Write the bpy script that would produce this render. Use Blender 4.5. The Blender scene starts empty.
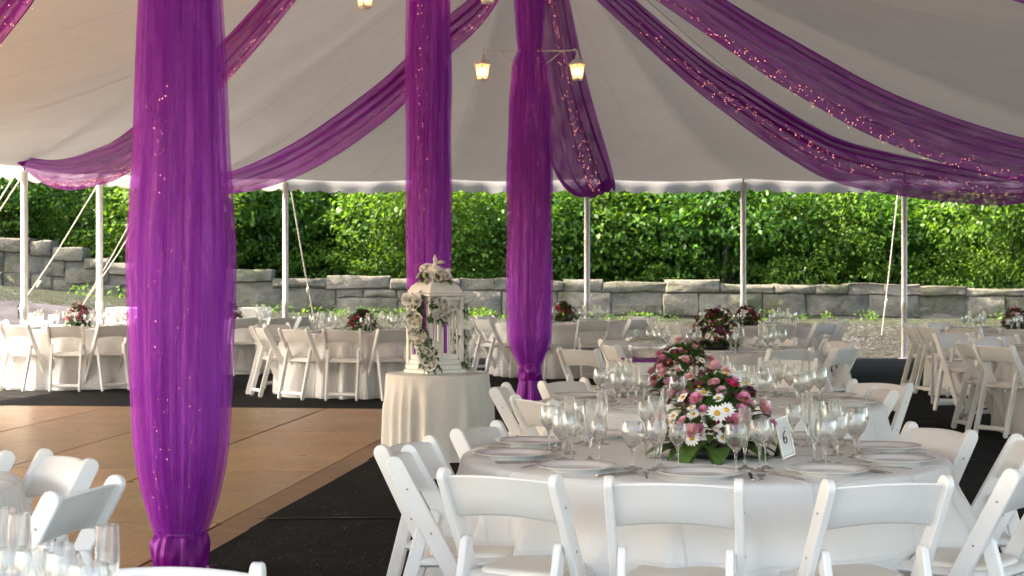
import bpy, math, random
import numpy as np
from mathutils import Vector, Matrix

random.seed(7)
RNG = np.random.default_rng(11)
PI = math.pi
sc = bpy.context.scene
COL = sc.collection
H, F = 1.48, 1700.0            # eye height, focal length in pixels


def R(d):
    return math.radians(d)


# ------------------------------------------------------------------ materials
def new_mat(name):
    m = bpy.data.materials.new(name)
    m.use_nodes = True
    nt = m.node_tree
    nt.nodes.clear()
    out = nt.nodes.new('ShaderNodeOutputMaterial')
    return m, nt, out


def N(nt, typ, **kw):
    n = nt.nodes.new(typ)
    for k, v in kw.items():
        if k.startswith('i_'):
            n.inputs[k[2:].replace('_', ' ')].default_value = v
        else:
            setattr(n, k, v)
    return n


def L(nt, a, b):
    nt.links.new(a, b)


def coords(nt, scale=(1, 1, 1), kind='Object'):
    tc = N(nt, 'ShaderNodeTexCoord')
    mp = N(nt, 'ShaderNodeMapping')
    mp.inputs['Scale'].default_value = scale
    L(nt, tc.outputs[kind], mp.inputs['Vector'])
    return mp.outputs['Vector']


def noise(nt, vec, scale, detail=4, rough=0.6):
    n = N(nt, 'ShaderNodeTexNoise')
    n.inputs['Scale'].default_value = scale
    n.inputs['Detail'].default_value = detail
    n.inputs['Roughness'].default_value = rough
    L(nt, vec, n.inputs['Vector'])
    return n.outputs['Fac']


def ramp(nt, fac, stops, interp='LINEAR'):
    r = N(nt, 'ShaderNodeValToRGB')
    r.color_ramp.interpolation = interp
    els = r.color_ramp.elements
    while len(els) < len(stops):
        els.new(0.5)
    for e, (p, c) in zip(els, stops):
        e.position = p
        e.color = (*c, 1)
    L(nt, fac, r.inputs['Fac'])
    return r.outputs['Color']


def bump(nt, fac, strength=0.3, dist=0.01):
    b = N(nt, 'ShaderNodeBump')
    b.inputs['Strength'].default_value = strength
    b.inputs['Distance'].default_value = dist
    L(nt, fac, b.inputs['Height'])
    return b.outputs['Normal']


def pmat(name, c1, c2=None, rough=0.5, scale=6, metal=0.0, bmp=0.0, bscale=60, bdist=0.002, spec=0.5, sss=0.0, kind='Object', stretch=(1, 1, 1)):
    m, nt, out = new_mat(name)
    p = N(nt, 'ShaderNodeBsdfPrincipled')
    p.inputs['Roughness'].default_value = rough
    p.inputs['Metallic'].default_value = metal
    p.inputs['Specular IOR Level'].default_value = spec
    v = coords(nt, stretch, kind)
    c2 = c2 or tuple(x * 0.85 for x in c1)
    L(nt, ramp(nt, noise(nt, v, scale), [(0.32, c2), (0.68, c1)]), p.inputs['Base Color'])
    if bmp:
        L(nt, bump(nt, noise(nt, v, bscale, 3), bmp, bdist), p.inputs['Normal'])
    L(nt, p.outputs[0], out.inputs[0])
    return m


M = {}
M['chair'] = pmat('white_resin', (.82, .81, .77), (.76, .745, .70), .38, 5, bmp=.06, bscale=220)
M['pad'] = pmat('ivory_vinyl', (.78, .74, .66), (.72, .68, .60), .5, 7, bmp=.12, bscale=160)
M['bolt'] = pmat('dark_steel', (.10, .09, .08), None, .4, 20, metal=.8)
M['wire'] = pmat('purple_wire', (.16, .02, .19), None, .6, 20)
M['chairbolt'] = pmat('bolt_zinc', (.28, .26, .22), None, .4, 20, metal=.6)
M['plate'] = pmat('white_porcelain', (.84, .83, .80), (.81, .80, .77), .12, 3)
M['steel'] = pmat('cutlery_steel', (.62, .58, .52), (.52, .48, .43), .22, 30, metal=1.0)
M['pole'] = pmat('white_painted_pole', (.60, .58, .54), (.50, .48, .44), .4, 9, bmp=.05)
M['rope'] = pmat('pale_rope', (.66, .62, .53), (.5, .46, .38), .9, 60, bmp=.4, bscale=300)
M['webbing'] = pmat('tan_webbing', (.42, .34, .22), (.33, .27, .18), .8, 30)
M['seam'] = pmat('tent_seam', (.74, .71, .66), (.68, .65, .60), .7, 12)
M['card'] = pmat('white_card', (.86, .86, .85), (.82, .82, .82), .7, 9)
M['cardframe'] = pmat('silver_frame', (.70, .66, .56), (.6, .55, .46), .35, 15, metal=.6)
M['ink'] = pmat('black_ink', (.02, .02, .025), None, .6, 9)
M['black'] = pmat('black_stand', (.012, .012, .012), None, .5, 9)
M['lantern'] = pmat('cream_painted_wood', (.86, .845, .79), (.79, .77, .71), .55, 14, bmp=.15, bscale=70)
M['lampmetal'] = pmat('white_lamp_metal', (.78, .76, .72), (.68, .66, .6), .4, 14)
M['trunk'] = pmat('bark', (.055, .042, .03), (.02, .016, .012), .9, 4, bmp=.8, bscale=14, bdist=.03, stretch=(1, 1, .25))
M['leafgreen'] = pmat('bouquet_leaf', (.085, .18, .035), (.045, .10, .02), .4, 30)
M['leafdark'] = pmat('garland_leaf', (.075, .16, .035), (.035, .08, .02), .5, 30)
M['pmag'] = pmat('purple_mat', (.22, .03, .27), (.17, .02, .22), .8, 20)
for k, a, b in (('pet_white', (.90, .89, .86), (.87, .855, .81)), ('pet_cream', (.89, .87, .78), (.84, .80, .68)),
                ('pet_pink', (.78, .30, .46), (.66, .20, .36)), ('pet_palepink', (.76, .42, .46), (.68, .32, .38)),
                ('pet_rose', (.70, .05, .16), (.55, .02, .09)), ('pet_wine', (.13, .008, .025), (.07, .004, .015)),
                ('pet_plum', (.16, .02, .10), (.1, .01, .06)), ('eye', (.72, .42, .02), (.55, .26, .01))):
    M[k] = pmat(k, a, b, .6, 60)


def cloth_mat(name, c1, c2, crease=True, trans=.12):
    m, nt, out = new_mat(name)
    d = N(nt, 'ShaderNodeBsdfPrincipled')
    d.inputs['Roughness'].default_value = .85
    d.inputs['Specular IOR Level'].default_value = .2
    d.inputs['Sheen Weight'].default_value = .15
    t = N(nt, 'ShaderNodeBsdfTranslucent')
    v = coords(nt)
    col = ramp(nt, noise(nt, v, 2.5, 4), [(0.3, c2), (0.7, c1)])
    L(nt, col, d.inputs['Base Color'])
    L(nt, col, t.inputs['Color'])
    h = noise(nt, v, 500, 2)
    big = noise(nt, v, 7, 3)
    ma = N(nt, 'ShaderNodeMath', operation='MULTIPLY_ADD')
    L(nt, big, ma.inputs[0]); ma.inputs[1].default_value = 5.0; L(nt, h, ma.inputs[2])
    hh = ma.outputs[0]
    if crease:
        sx = N(nt, 'ShaderNodeSeparateXYZ')
        L(nt, v, sx.inputs[0])
        for ax, off in (('X', .11), ('Y', .23), ('Z', -.03)):
            # ironed fold lines every 0.42 m
            a = N(nt, 'ShaderNodeMath', operation='ADD'); L(nt, sx.outputs[ax], a.inputs[0]); a.inputs[1].default_value = off
            p = N(nt, 'ShaderNodeMath', operation='PINGPONG'); L(nt, a.outputs[0], p.inputs[0]); p.inputs[1].default_value = .225
            mr = N(nt, 'ShaderNodeMapRange', interpolation_type='SMOOTHSTEP')
            L(nt, p.outputs[0], mr.inputs['Value'])
            mr.inputs['From Min'].default_value = 0; mr.inputs['From Max'].default_value = .014
            mr.inputs['To Min'].default_value = 4.5; mr.inputs['To Max'].default_value = 0
            ad = N(nt, 'ShaderNodeMath', operation='ADD'); L(nt, hh, ad.inputs[0]); L(nt, mr.outputs[0], ad.inputs[1])
            hh = ad.outputs[0]
    nrm = bump(nt, hh, .55, .0026)
    L(nt, nrm, d.inputs['Normal'])
    mx = N(nt, 'ShaderNodeMixShader'); mx.inputs[0].default_value = trans
    L(nt, d.outputs[0], mx.inputs[1]); L(nt, t.outputs[0], mx.inputs[2])
    L(nt, mx.outputs[0], out.inputs[0])
    return m


M['cloth'] = cloth_mat('white_tablecloth', (.86, .845, .80), (.82, .80, .755))
M['cream'] = cloth_mat('cream_tablecloth', (.84, .81, .735), (.80, .765, .68), crease=False)


def tulle_mat(name, col, opacity, var=.18, streak=30, trans=.45):
    m, nt, out = new_mat(name)
    d = N(nt, 'ShaderNodeBsdfDiffuse')
    t = N(nt, 'ShaderNodeBsdfTranslucent')
    g = N(nt, 'ShaderNodeBsdfGlossy'); g.inputs['Roughness'].default_value = .38
    v = coords(nt, (1, .09, 1), 'UV')
    c = ramp(nt, noise(nt, v, streak, 3), [(0.3, tuple(x * .78 for x in col)), (0.7, tuple(min(1, x * 1.12) for x in col))])
    for n in (d, t):
        L(nt, c, n.inputs['Color'])
    g.inputs['Color'].default_value = (*[min(1, .25 + x * 1.2) for x in col], 1)
    mx = N(nt, 'ShaderNodeMixShader'); mx.inputs[0].default_value = trans
    L(nt, d.outputs[0], mx.inputs[1]); L(nt, t.outputs[0], mx.inputs[2])
    mg = N(nt, 'ShaderNodeMixShader'); mg.inputs[0].default_value = .10
    L(nt, mx.outputs[0], mg.inputs[1]); L(nt, g.outputs[0], mg.inputs[2])
    tr = N(nt, 'ShaderNodeBsdfTransparent'); tr.inputs['Color'].default_value = (.92, .74, .98, 1)
    fr = N(nt, 'ShaderNodeMapRange')
    L(nt, noise(nt, v, streak * 1.4, 3), fr.inputs['Value'])
    fr.inputs['From Min'].default_value = .3; fr.inputs['From Max'].default_value = .7
    fr.inputs['To Min'].default_value = max(0, opacity - var); fr.inputs['To Max'].default_value = min(1, opacity + var)
    ms = N(nt, 'ShaderNodeMixShader')
    L(nt, fr.outputs[0], ms.inputs[0]); L(nt, tr.outputs[0], ms.inputs[1]); L(nt, mg.outputs[0], ms.inputs[2])
    L(nt, ms.outputs[0], out.inputs[0])
    return m


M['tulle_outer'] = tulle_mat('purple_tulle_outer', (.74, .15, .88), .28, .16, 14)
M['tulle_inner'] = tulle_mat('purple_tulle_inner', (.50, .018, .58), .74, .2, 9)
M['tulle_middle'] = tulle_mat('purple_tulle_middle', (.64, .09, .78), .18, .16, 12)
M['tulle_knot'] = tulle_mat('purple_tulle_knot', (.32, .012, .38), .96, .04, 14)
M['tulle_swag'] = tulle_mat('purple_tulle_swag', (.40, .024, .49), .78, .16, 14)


def tent_mat(name='tent_vinyl', tf=None):
    m, nt, out = new_mat(name)
    d = N(nt, 'ShaderNodeBsdfDiffuse')
    t = N(nt, 'ShaderNodeBsdfTranslucent')
    v = coords(nt)
    uvv = coords(nt, (1, 1, 1), 'UV')
    sx = N(nt, 'ShaderNodeSeparateXYZ'); L(nt, uvv, sx.inputs[0])
    pp = N(nt, 'ShaderNodeMath', operation='PINGPONG'); L(nt, sx.outputs['X'], pp.inputs[0]); pp.inputs[1].default_value = .65
    wl = N(nt, 'ShaderNodeMapRange'); L(nt, pp.outputs[0], wl.inputs['Value'])
    wl.inputs['From Min'].default_value = .018; wl.inputs['From Max'].default_value = .024
    c = ramp(nt, noise(nt, v, .6, 5), [(0.3, (.345, .342, .335)), (0.7, (.39, .387, .38))])
    dk = N(nt, 'ShaderNodeMix', data_type='RGBA', blend_type='MULTIPLY'); dk.inputs[0].default_value = 1
    wr = ramp(nt, wl.outputs[0], [(0, (.93, .92, .91)), (1, (1, 1, 1))])
    st = ramp(nt, noise(nt, coords(nt, (.5, 5, 1), 'UV'), 1.2, 6, .7), [(0.30, (.93, .92, .90)), (.55, (1, 1, 1))])
    dk2 = N(nt, 'ShaderNodeMix', data_type='RGBA', blend_type='MULTIPLY'); dk2.inputs[0].default_value = 1
    L(nt, wr, dk.inputs[6]); L(nt, st, dk.inputs[7])
    L(nt, dk.outputs[2], dk2.inputs[6]); L(nt, c, dk2.inputs[7])
    L(nt, dk2.outputs[2], d.inputs['Color'])
    t.inputs['Color'].default_value = (.58, .565, .545, 1)
    mh = N(nt, 'ShaderNodeMath', operation='MULTIPLY_ADD'); L(nt, wl.outputs[0], mh.inputs[0]); mh.inputs[1].default_value = -.12
    L(nt, noise(nt, coords(nt, (1, 7, 1), 'UV'), .9, 4), mh.inputs[2])
    nb = bump(nt, mh.outputs[0], .5, .07)
    L(nt, nb, d.inputs['Normal'])
    mx = N(nt, 'ShaderNodeMixShader'); mx.inputs[0].default_value = TENT_T if tf is None else tf
    L(nt, d.outputs[0], mx.inputs[1]); L(nt, t.outputs[0], mx.inputs[2])
    L(nt, mx.outputs[0], out.inputs[0])
    return m


TENT_T = .028
M['tent'] = tent_mat()
M['valance'] = tent_mat('valance_vinyl', .22)


def real_glass(name, ior=1.46, thin=.25):
    m, nt, out = new_mat(name)
    g = N(nt, 'ShaderNodeBsdfGlass'); g.inputs['IOR'].default_value = ior; g.inputs['Roughness'].default_value = .0
    g.inputs['Color'].default_value = (.985, .99, .985, 1)
    tr = N(nt, 'ShaderNodeBsdfTransparent'); tr.inputs['Color'].default_value = (.99, .99, .985, 1)
    ms = N(nt, 'ShaderNodeMixShader'); ms.inputs[0].default_value = thin
    L(nt, g.outputs[0], ms.inputs[1]); L(nt, tr.outputs[0], ms.inputs[2])
    L(nt, ms.outputs[0], out.inputs[0])
    return m


M['glass'] = real_glass('clear_glass')
M['bowlglass'] = real_glass('bowl_glass', 1.46, .1)


def emit_mat(name, col, strength):
    m, nt, out = new_mat(name)
    e = N(nt, 'ShaderNodeEmission')
    e.inputs['Color'].default_value = (*col, 1)
    e.inputs['Strength'].default_value = strength
    L(nt, e.outputs[0], out.inputs[0])
    return m


M['bulb'] = emit_mat('fairy_bulb', (1, .34, .26), .9)
M['lampbulb'] = emit_mat('warm_bulb', (1, .62, .28), 4)


def lampglass():
    m, nt, out = new_mat('frosted_lamp_glass')
    t = N(nt, 'ShaderNodeBsdfTranslucent'); t.inputs['Color'].default_value = (.95, .88, .74, 1)
    tr = N(nt, 'ShaderNodeBsdfTransparent'); tr.inputs['Color'].default_value = (1, .93, .8, 1)
    ms = N(nt, 'ShaderNodeMixShader'); ms.inputs[0].default_value = .5
    L(nt, tr.outputs[0], ms.inputs[1]); L(nt, t.outputs[0], ms.inputs[2])
    L(nt, ms.outputs[0], out.inputs[0])
    return m


M['lampglass'] = lampglass()


def leaf_mat(name, c1, c2, trans=.42):
    m, nt, out = new_mat(name)
    d = N(nt, 'ShaderNodeBsdfPrincipled'); d.inputs['Roughness'].default_value = .45
    d.inputs['Specular IOR Level'].default_value = .22
    t = N(nt, 'ShaderNodeBsdfTranslucent')
    g = N(nt, 'ShaderNodeNewGeometry')
    v = coords(nt)
    ns = noise(nt, v, .9, 4)
    ad = N(nt, 'ShaderNodeMath', operation='MULTIPLY_ADD')
    L(nt, g.outputs['Random Per Island'], ad.inputs[0]); ad.inputs[1].default_value = .5
    L(nt, ns, ad.inputs[2])
    c = ramp(nt, ad.outputs[0], [(0.42, c2), (.95, c1)])
    L(nt, c, d.inputs['Base Color'])
    hs = N(nt, 'ShaderNodeHueSaturation'); hs.inputs['Hue'].default_value = .485; hs.inputs['Saturation'].default_value = 1.1; hs.inputs['Value'].default_value = 1.7
    L(nt, c, hs.inputs['Color']); L(nt, hs.outputs[0], t.inputs['Color'])
    ms = N(nt, 'ShaderNodeMixShader'); ms.inputs[0].default_value = trans
    L(nt, d.outputs[0], ms.inputs[1]); L(nt, t.outputs[0], ms.inputs[2])
    L(nt, ms.outputs[0], out.inputs[0])
    return m


M['leaf_a'] = leaf_mat('leaf_mid', (.052, .135, .018), (.012, .040, .008))
M['leaf_b'] = leaf_mat('leaf_deep', (.034, .106, .021), (.008, .031, .008))
M['leaf_c'] = leaf_mat('leaf_bright', (.095, .185, .026), (.024, .066, .012))
M['leaf_far'] = leaf_mat('leaf_woods', (.046, .11, .018), (.011, .034, .008))


def ground_mat():
    m, nt, out = new_mat('gravel_and_earth')
    p = N(nt, 'ShaderNodeBsdfPrincipled'); p.inputs['Roughness'].default_value = .95; p.inputs['Specular IOR Level'].default_value = .04
    v = coords(nt)
    vo = N(nt, 'ShaderNodeTexVoronoi'); vo.inputs['Scale'].default_value = 22
    L(nt, v, vo.inputs['Vector'])
    stone = ramp(nt, vo.outputs['Color'], [(0.3, (.008, .008, .007)), (.6, (.024, .0235, .021)), (.9, (.12, .118, .112))])
    earth = ramp(nt, noise(nt, v, 3, 5), [(0.35, (.014, .0135, .010)), (.65, (.032, .031, .025))])
    mx = N(nt, 'ShaderNodeMix', data_type='RGBA')
    L(nt, ramp(nt, noise(nt, v, .7, 4), [(0.42, (.15, .15, .15)), (.6, (.9, .9, .9))]), mx.inputs[0])
    L(nt, earth, mx.inputs[6]); L(nt, stone, mx.inputs[7])
    gr = ramp(nt, noise(nt, v, 5, 4), [(0.35, (.02, .034, .01)), (.65, (.045, .065, .02))])
    # a weedy strip at the foot of the wall and a green bank behind it
    sx = N(nt, 'ShaderNodeSeparateXYZ'); L(nt, v, sx.inputs[0])
    mr = N(nt, 'ShaderNodeMapRange'); L(nt, sx.outputs['Y'], mr.inputs['Value'])
    mr.inputs['From Min'].default_value = 31.5; mr.inputs['From Max'].default_value = 36
    nn = noise(nt, v, .9, 5)
    mu = N(nt, 'ShaderNodeMath', operation='MULTIPLY_ADD'); L(nt, nn, mu.inputs[0]); mu.inputs[1].default_value = 1.6; mu.inputs[2].default_value = -.55
    mm = N(nt, 'ShaderNodeMath', operation='MULTIPLY', use_clamp=True); L(nt, mu.outputs[0], mm.inputs[0]); L(nt, mr.outputs[0], mm.inputs[1])
    m2 = N(nt, 'ShaderNodeMix', data_type='RGBA')
    L(nt, mm.outputs[0], m2.inputs[0]); L(nt, mx.outputs[2], m2.inputs[6]); L(nt, gr, m2.inputs[7])
    bk = N(nt, 'ShaderNodeMapRange'); L(nt, sx.outputs['Y'], bk.inputs['Value'])
    bk.inputs['From Min'].default_value = 36.2; bk.inputs['From Max'].default_value = 36.9
    m3 = N(nt, 'ShaderNodeMix', data_type='RGBA')
    L(nt, bk.outputs[0], m3.inputs[0]); L(nt, m2.outputs[2], m3.inputs[6])
    L(nt, ramp(nt, noise(nt, v, 3, 5), [(0.35, (.014, .014, .007)), (.65, (.03, .04, .014))]), m3.inputs[7])
    L(nt, m3.outputs[2], p.inputs['Base Color'])
    L(nt, bump(nt, vo.outputs['Distance'], .8, .02), p.inputs['Normal'])
    L(nt, p.outputs[0], out.inputs[0])
    return m


M['ground'] = ground_mat()


def carpet_mat():
    m, nt, out = new_mat('black_landscape_fabric')
    p = N(nt, 'ShaderNodeBsdfPrincipled'); p.inputs['Roughness'].default_value = .9; p.inputs['Specular IOR Level'].default_value = .12
    v = coords(nt)
    base = ramp(nt, noise(nt, v, 1.6, 6), [(0.3, (.0028, .0028, .0024)), (.7, (.0095, .009, .0075))])
    vo = N(nt, 'ShaderNodeTexVoronoi'); vo.inputs['Scale'].default_value = 38; L(nt, v, vo.inputs['Vector'])
    # scattered crumbs of gravel and leaf on the fabric
    lt = N(nt, 'ShaderNodeMath', operation='LESS_THAN'); L(nt, vo.outputs['Distance'], lt.inputs[0]); lt.inputs[1].default_value = .24
    sp = N(nt, 'ShaderNodeSeparateColor'); L(nt, vo.outputs['Color'], sp.inputs[0])
    gt = N(nt, 'ShaderNodeMath', operation='GREATER_THAN'); L(nt, sp.outputs[0], gt.inputs[0]); gt.inputs[1].default_value = .72
    cl = N(nt, 'ShaderNodeMath', operation='GREATER_THAN'); L(nt, noise(nt, v, 1.1, 5), cl.inputs[0]); cl.inputs[1].default_value = .5
    m1 = N(nt, 'ShaderNodeMath', operation='MULTIPLY'); L(nt, lt.outputs[0], m1.inputs[0]); L(nt, gt.outputs[0], m1.inputs[1])
    m2 = N(nt, 'ShaderNodeMath', operation='MULTIPLY'); L(nt, m1.outputs[0], m2.inputs[0]); L(nt, cl.outputs[0], m2.inputs[1])
    mx = N(nt, 'ShaderNodeMix', data_type='RGBA')
    L(nt, m2.outputs[0], mx.inputs[0]); L(nt, base, mx.inputs[6]); mx.inputs[7].default_value = (.11, .10, .08, 1)
    L(nt, mx.outputs[2], p.inputs['Base Color'])
    ad = N(nt, 'ShaderNodeMath', operation='MULTIPLY_ADD'); L(nt, noise(nt, v, 5, 5), ad.inputs[0]); ad.inputs[1].default_value = 6
    L(nt, noise(nt, v, 160, 2), ad.inputs[2])
    L(nt, bump(nt, ad.outputs[0], .8, .012), p.inputs['Normal'])
    L(nt, p.outputs[0], out.inputs[0])
    return m


M['carpet'] = carpet_mat()
M['carpet_edge'] = pmat('fabric_selvedge', (.10, .098, .092), (.04, .04, .038), .7, 5)
M['asphalt'] = pmat('path_asphalt', (.070, .064, .067), (.028, .026, .027), .9, 1.2, spec=.05, bmp=.5, bscale=60, bdist=.01)


def floor_mat():
    m, nt, out = new_mat('dance_floor_ply')
    p = N(nt, 'ShaderNodeBsdfPrincipled')
    v = coords(nt)
    g = N(nt, 'ShaderNodeNewGeometry')
    vs = coords(nt, (9, 1.0, 1))
    c = ramp(nt, noise(nt, vs, 3, 6, .7), [(0.25, (.29, .145, .050)), (.55, (.43, .225, .082)), (.8, (.51, .285, .118))])
    w = ramp(nt, noise(nt, v, 1.3, 6, .65), [(0.3, (.72, .70, .68)), (.65, (1.05, 1.05, 1.05))])
    mx = N(nt, 'ShaderNodeMix', data_type='RGBA', blend_type='MULTIPLY'); mx.inputs[0].default_value = 1
    L(nt, c, mx.inputs[6]); L(nt, w, mx.inputs[7])
    hs = N(nt, 'ShaderNodeHueSaturation')
    mr = N(nt, 'ShaderNodeMapRange'); L(nt, g.outputs['Random Per Island'], mr.inputs['Value'])
    mr.inputs['To Min'].default_value = .74; mr.inputs['To Max'].default_value = 1.14
    L(nt, mr.outputs[0], hs.inputs['Value']); L(nt, mx.outputs[2], hs.inputs['Color'])
    L(nt, hs.outputs[0], p.inputs['Base Color'])
    rr = N(nt, 'ShaderNodeMapRange'); L(nt, noise(nt, v, 2.2, 6), rr.inputs['Value'])
    rr.inputs['To Min'].default_value = .20; rr.inputs['To Max'].default_value = .42
    L(nt, rr.outputs[0], p.inputs['Roughness'])
    L(nt, bump(nt, noise(nt, v, 1.1, 2), .04, .01), p.inputs['Normal'])
    L(nt, p.outputs[0], out.inputs[0])
    return m


M['ply'] = floor_mat()
M['plytrim'] = pmat('dance_floor_ramp', (.36, .23, .125), (.25, .155, .08), .5, 6, bmp=.1)


def stone_mat():
    m, nt, out = new_mat('grey_fieldstone')
    p = N(nt, 'ShaderNodeBsdfPrincipled'); p.inputs['Roughness'].default_value = .92
    v = coords(nt)
    g = N(nt, 'ShaderNodeNewGeometry')
    c = ramp(nt, noise(nt, v, 3.0, 9, .75), [(0.30, (.045, .043, .036)), (.46, (.12, .108, .08)), (.58, (.14, .127, .097)), (.72, (.215, .198, .155))])
    moss = ramp(nt, noise(nt, v, 1.1, 6, .7), [(0.46, (1, 1, 1)), (.62, (.55, .62, .40))])
    mx = N(nt, 'ShaderNodeMix', data_type='RGBA', blend_type='MULTIPLY'); mx.inputs[0].default_value = 1
    L(nt, c, mx.inputs[6]); L(nt, moss, mx.inputs[7])
    hs = N(nt, 'ShaderNodeHueSaturation')
    mr = N(nt, 'ShaderNodeMapRange'); L(nt, g.outputs['Random Per Island'], mr.inputs['Value'])
    mr.inputs['To Min'].default_value = .82; mr.inputs['To Max'].default_value = 1.12
    L(nt, mr.outputs[0], hs.inputs['Value']); L(nt, mx.outputs[2], hs.inputs['Color'])
    L(nt, hs.outputs[0], p.inputs['Base Color'])
    L(nt, bump(nt, noise(nt, v, 6, 7, .75), .9, .08), p.inputs['Normal'])
    L(nt, p.outputs[0], out.inputs[0])
    return m


M['stone'] = stone_mat()


# ------------------------------------------------------------------ mesh builder
class MB:
    def __init__(self):
        self.v, self.f, self.mi = [], [], []
        self.uv = None
        self.cur = 0

    def add(self, vs, fs):
        o = len(self.v)
        self.v.extend([tuple(p) for p in vs])
        for f in fs:
            self.f.append(tuple(i + o for i in f))
            self.mi.append(self.cur)

    def box(self, c, s, rot=None):
        x, y, z = (a / 2 for a in s)
        P = [Vector((i * x, j * y, k * z)) for i in (-1, 1) for j in (-1, 1) for k in (-1, 1)]
        if rot is not None:
            P = [rot @ p for p in P]
        c = Vector(c)
        self.add([p + c for p in P], [(0, 1, 3, 2), (4, 6, 7, 5), (0, 4, 5, 1), (2, 3, 7, 6), (0, 2, 6, 4), (1, 5, 7, 3)])

    def bbox(self, c, s, b=.004, rot=None):
        """box with chamfered vertical and horizontal edges"""
        x, y, z = (a / 2 for a in s)
        b = min(b, x * .9, y * .9, z * .9)
        o = [(x - b, -y), (x, -y + b), (x, y - b), (x - b, y), (-x + b, y), (-x, y - b), (-x, -y + b), (-x + b, -y)]
        kx, ky = (x - b) / x, (y - b) / y
        rings = []
        for (zz, a1, a2) in ((-z, kx, ky), (-z + b, 1, 1), (z - b, 1, 1), (z, kx, ky)):
            rings.append([Vector((p[0] * a1, p[1] * a2, zz)) for p in o])
        vs = [p for r in rings for p in r]
        if rot is not None:
            vs = [rot @ p for p in vs]
        c = Vector(c)
        fs = []
        n = 8
        for r in range(3):
            for i in range(n):
                fs.append((r * n + i, r * n + (i + 1) % n, (r + 1) * n + (i + 1) % n, (r + 1) * n + i))
        fs.append(tuple(range(n - 1, -1, -1)))
        fs.append(tuple(range(3 * n, 4 * n)))
        self.add([p + c for p in vs], fs)

    def tube(self, pts, rad, n=8, cap=True, squash=1.0):
        pts = [Vector(p) for p in pts]
        rads = rad if hasattr(rad, '__len__') else [rad] * len(pts)
        rings = []
        up = Vector((0, 0, 1))
        prev = None
        for i, p in enumerate(pts):
            a = pts[max(0, i - 1)]
            b = pts[min(len(pts) - 1, i + 1)]
            t = (b - a)
            t = t.normalized() if t.length > 1e-9 else Vector((0, 0, 1))
            if prev is None:
                s = t.cross(up)
                if s.length < 1e-3:
                    s = Vector((1, 0, 0))
            else:
                s = prev - t * prev.dot(t)
            s.normalize()
            prev = s
            u = t.cross(s)
            rings.append([p + (s * math.cos(2 * PI * k / n) + u * math.sin(2 * PI * k / n) * squash) * rads[i] for k in range(n)])
        vs = [q for r in rings for q in r]
        fs = []
        for r in range(len(rings) - 1):
            for k in range(n):
                fs.append((r * n + k, r * n + (k + 1) % n, (r + 1) * n + (k + 1) % n, (r + 1) * n + k))
        if cap:
            fs.append(tuple(range(n - 1, -1, -1)))
            m = (len(rings) - 1) * n
            fs.append(tuple(range(m, m + n)))
        self.add(vs, fs)

    def lathe(self, prof, n=24, c=(0, 0, 0), cap_ends=False):
        c = Vector(c)
        vs, fs = [], []
        idx = []
        for (r, z) in prof:
            if r < 1e-6:
                idx.append([len(vs)])
                vs.append(c + Vector((0, 0, z)))
            else:
                idx.append(list(range(len(vs), len(vs) + n)))
                vs += [c + Vector((r * math.cos(2 * PI * k / n), r * math.sin(2 * PI * k / n), z)) for k in range(n)]
        for a, b in zip(idx, idx[1:]):
            for k in range(n):
                k2 = (k + 1) % n
                if len(a) == 1 and len(b) == 1:
                    continue
                if len(a) == 1:
                    fs.append((a[0], b[k2], b[k]))
                elif len(b) == 1:
                    fs.append((a[k], a[k2], b[0]))
                else:
                    fs.append((a[k], a[k2], b[k2], b[k]))
        self.add(vs, fs)

    def outline(self, o, t, fr, b=.003):
        """extrude a convex 2D outline by thickness t with chamfered rims; fr maps (u,v,w) to 3D"""
        n = len(o)
        cx = sum(p[0] for p in o) / n
        cy = sum(p[1] for p in o) / n
        ins = []
        for i, p in enumerate(o):
            a, c = Vector(o[i - 1]), Vector(o[(i + 1) % n])
            tg = (c - a).normalized()
            nn = Vector((tg.y, -tg.x))
            if nn.dot(Vector((p[0] - cx, p[1] - cy))) < 0:
                nn = -nn
            ins.append((p[0] - nn.x * b, p[1] - nn.y * b))
        rings = [(ins, -t / 2), (o, -t / 2 + b), (o, t / 2 - b), (ins, t / 2)]
        vs = [fr(p[0], p[1], w) for r, w in rings for p in r]
        fs = []
        for r in range(3):
            for i in range(n):
                fs.append((r * n + i, r * n + (i + 1) % n, (r + 1) * n + (i + 1) % n, (r + 1) * n + i))
        fs.append(tuple(range(n - 1, -1, -1)))
        fs.append(tuple(range(3 * n, 4 * n)))
        self.add(vs, fs)

    def grid(self, P, closed=False, uv=None):
        """P[i][j] rows of points; uv[i][j] optional surface coordinates"""
        nr, nc = len(P), len(P[0])
        if uv is not None:
            self.uv = (self.uv or [(0, 0)] * len(self.v)) + [q for r in uv for q in r]
        vs = [p for r in P for p in r]
        fs = []
        for i in range(nr - 1):
            for j in range(nc if closed else nc - 1):
                j2 = (j + 1) % nc
                fs.append((i * nc + j, i * nc + j2, (i + 1) * nc + j2, (i + 1) * nc + j))
        self.add(vs, fs)

    def build(self, name, mat, parent=None, smooth=True, angle=40, recalc=True):
        me = bpy.data.meshes.new(name)
        me.from_pydata(self.v, [], self.f)
        mats = mat if isinstance(mat, (list, tuple)) else [mat]
        for m in mats:
            me.materials.append(m)
        if len(mats) > 1:
            me.polygons.foreach_set('material_index', self.mi)
        if recalc:
            import bmesh
            bm = bmesh.new(); bm.from_mesh(me)
            bmesh.ops.recalc_face_normals(bm, faces=bm.faces)
            bm.to_mesh(me); bm.free()
        if self.uv is not None:
            ul = me.uv_layers.new(name='along')
            vi = np.empty(len(me.loops), dtype=np.int32)
            me.loops.foreach_get('vertex_index', vi)
            uvs = np.array(self.uv, dtype=np.float32)[vi]
            ul.data.foreach_set('uv', uvs.ravel())
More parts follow.
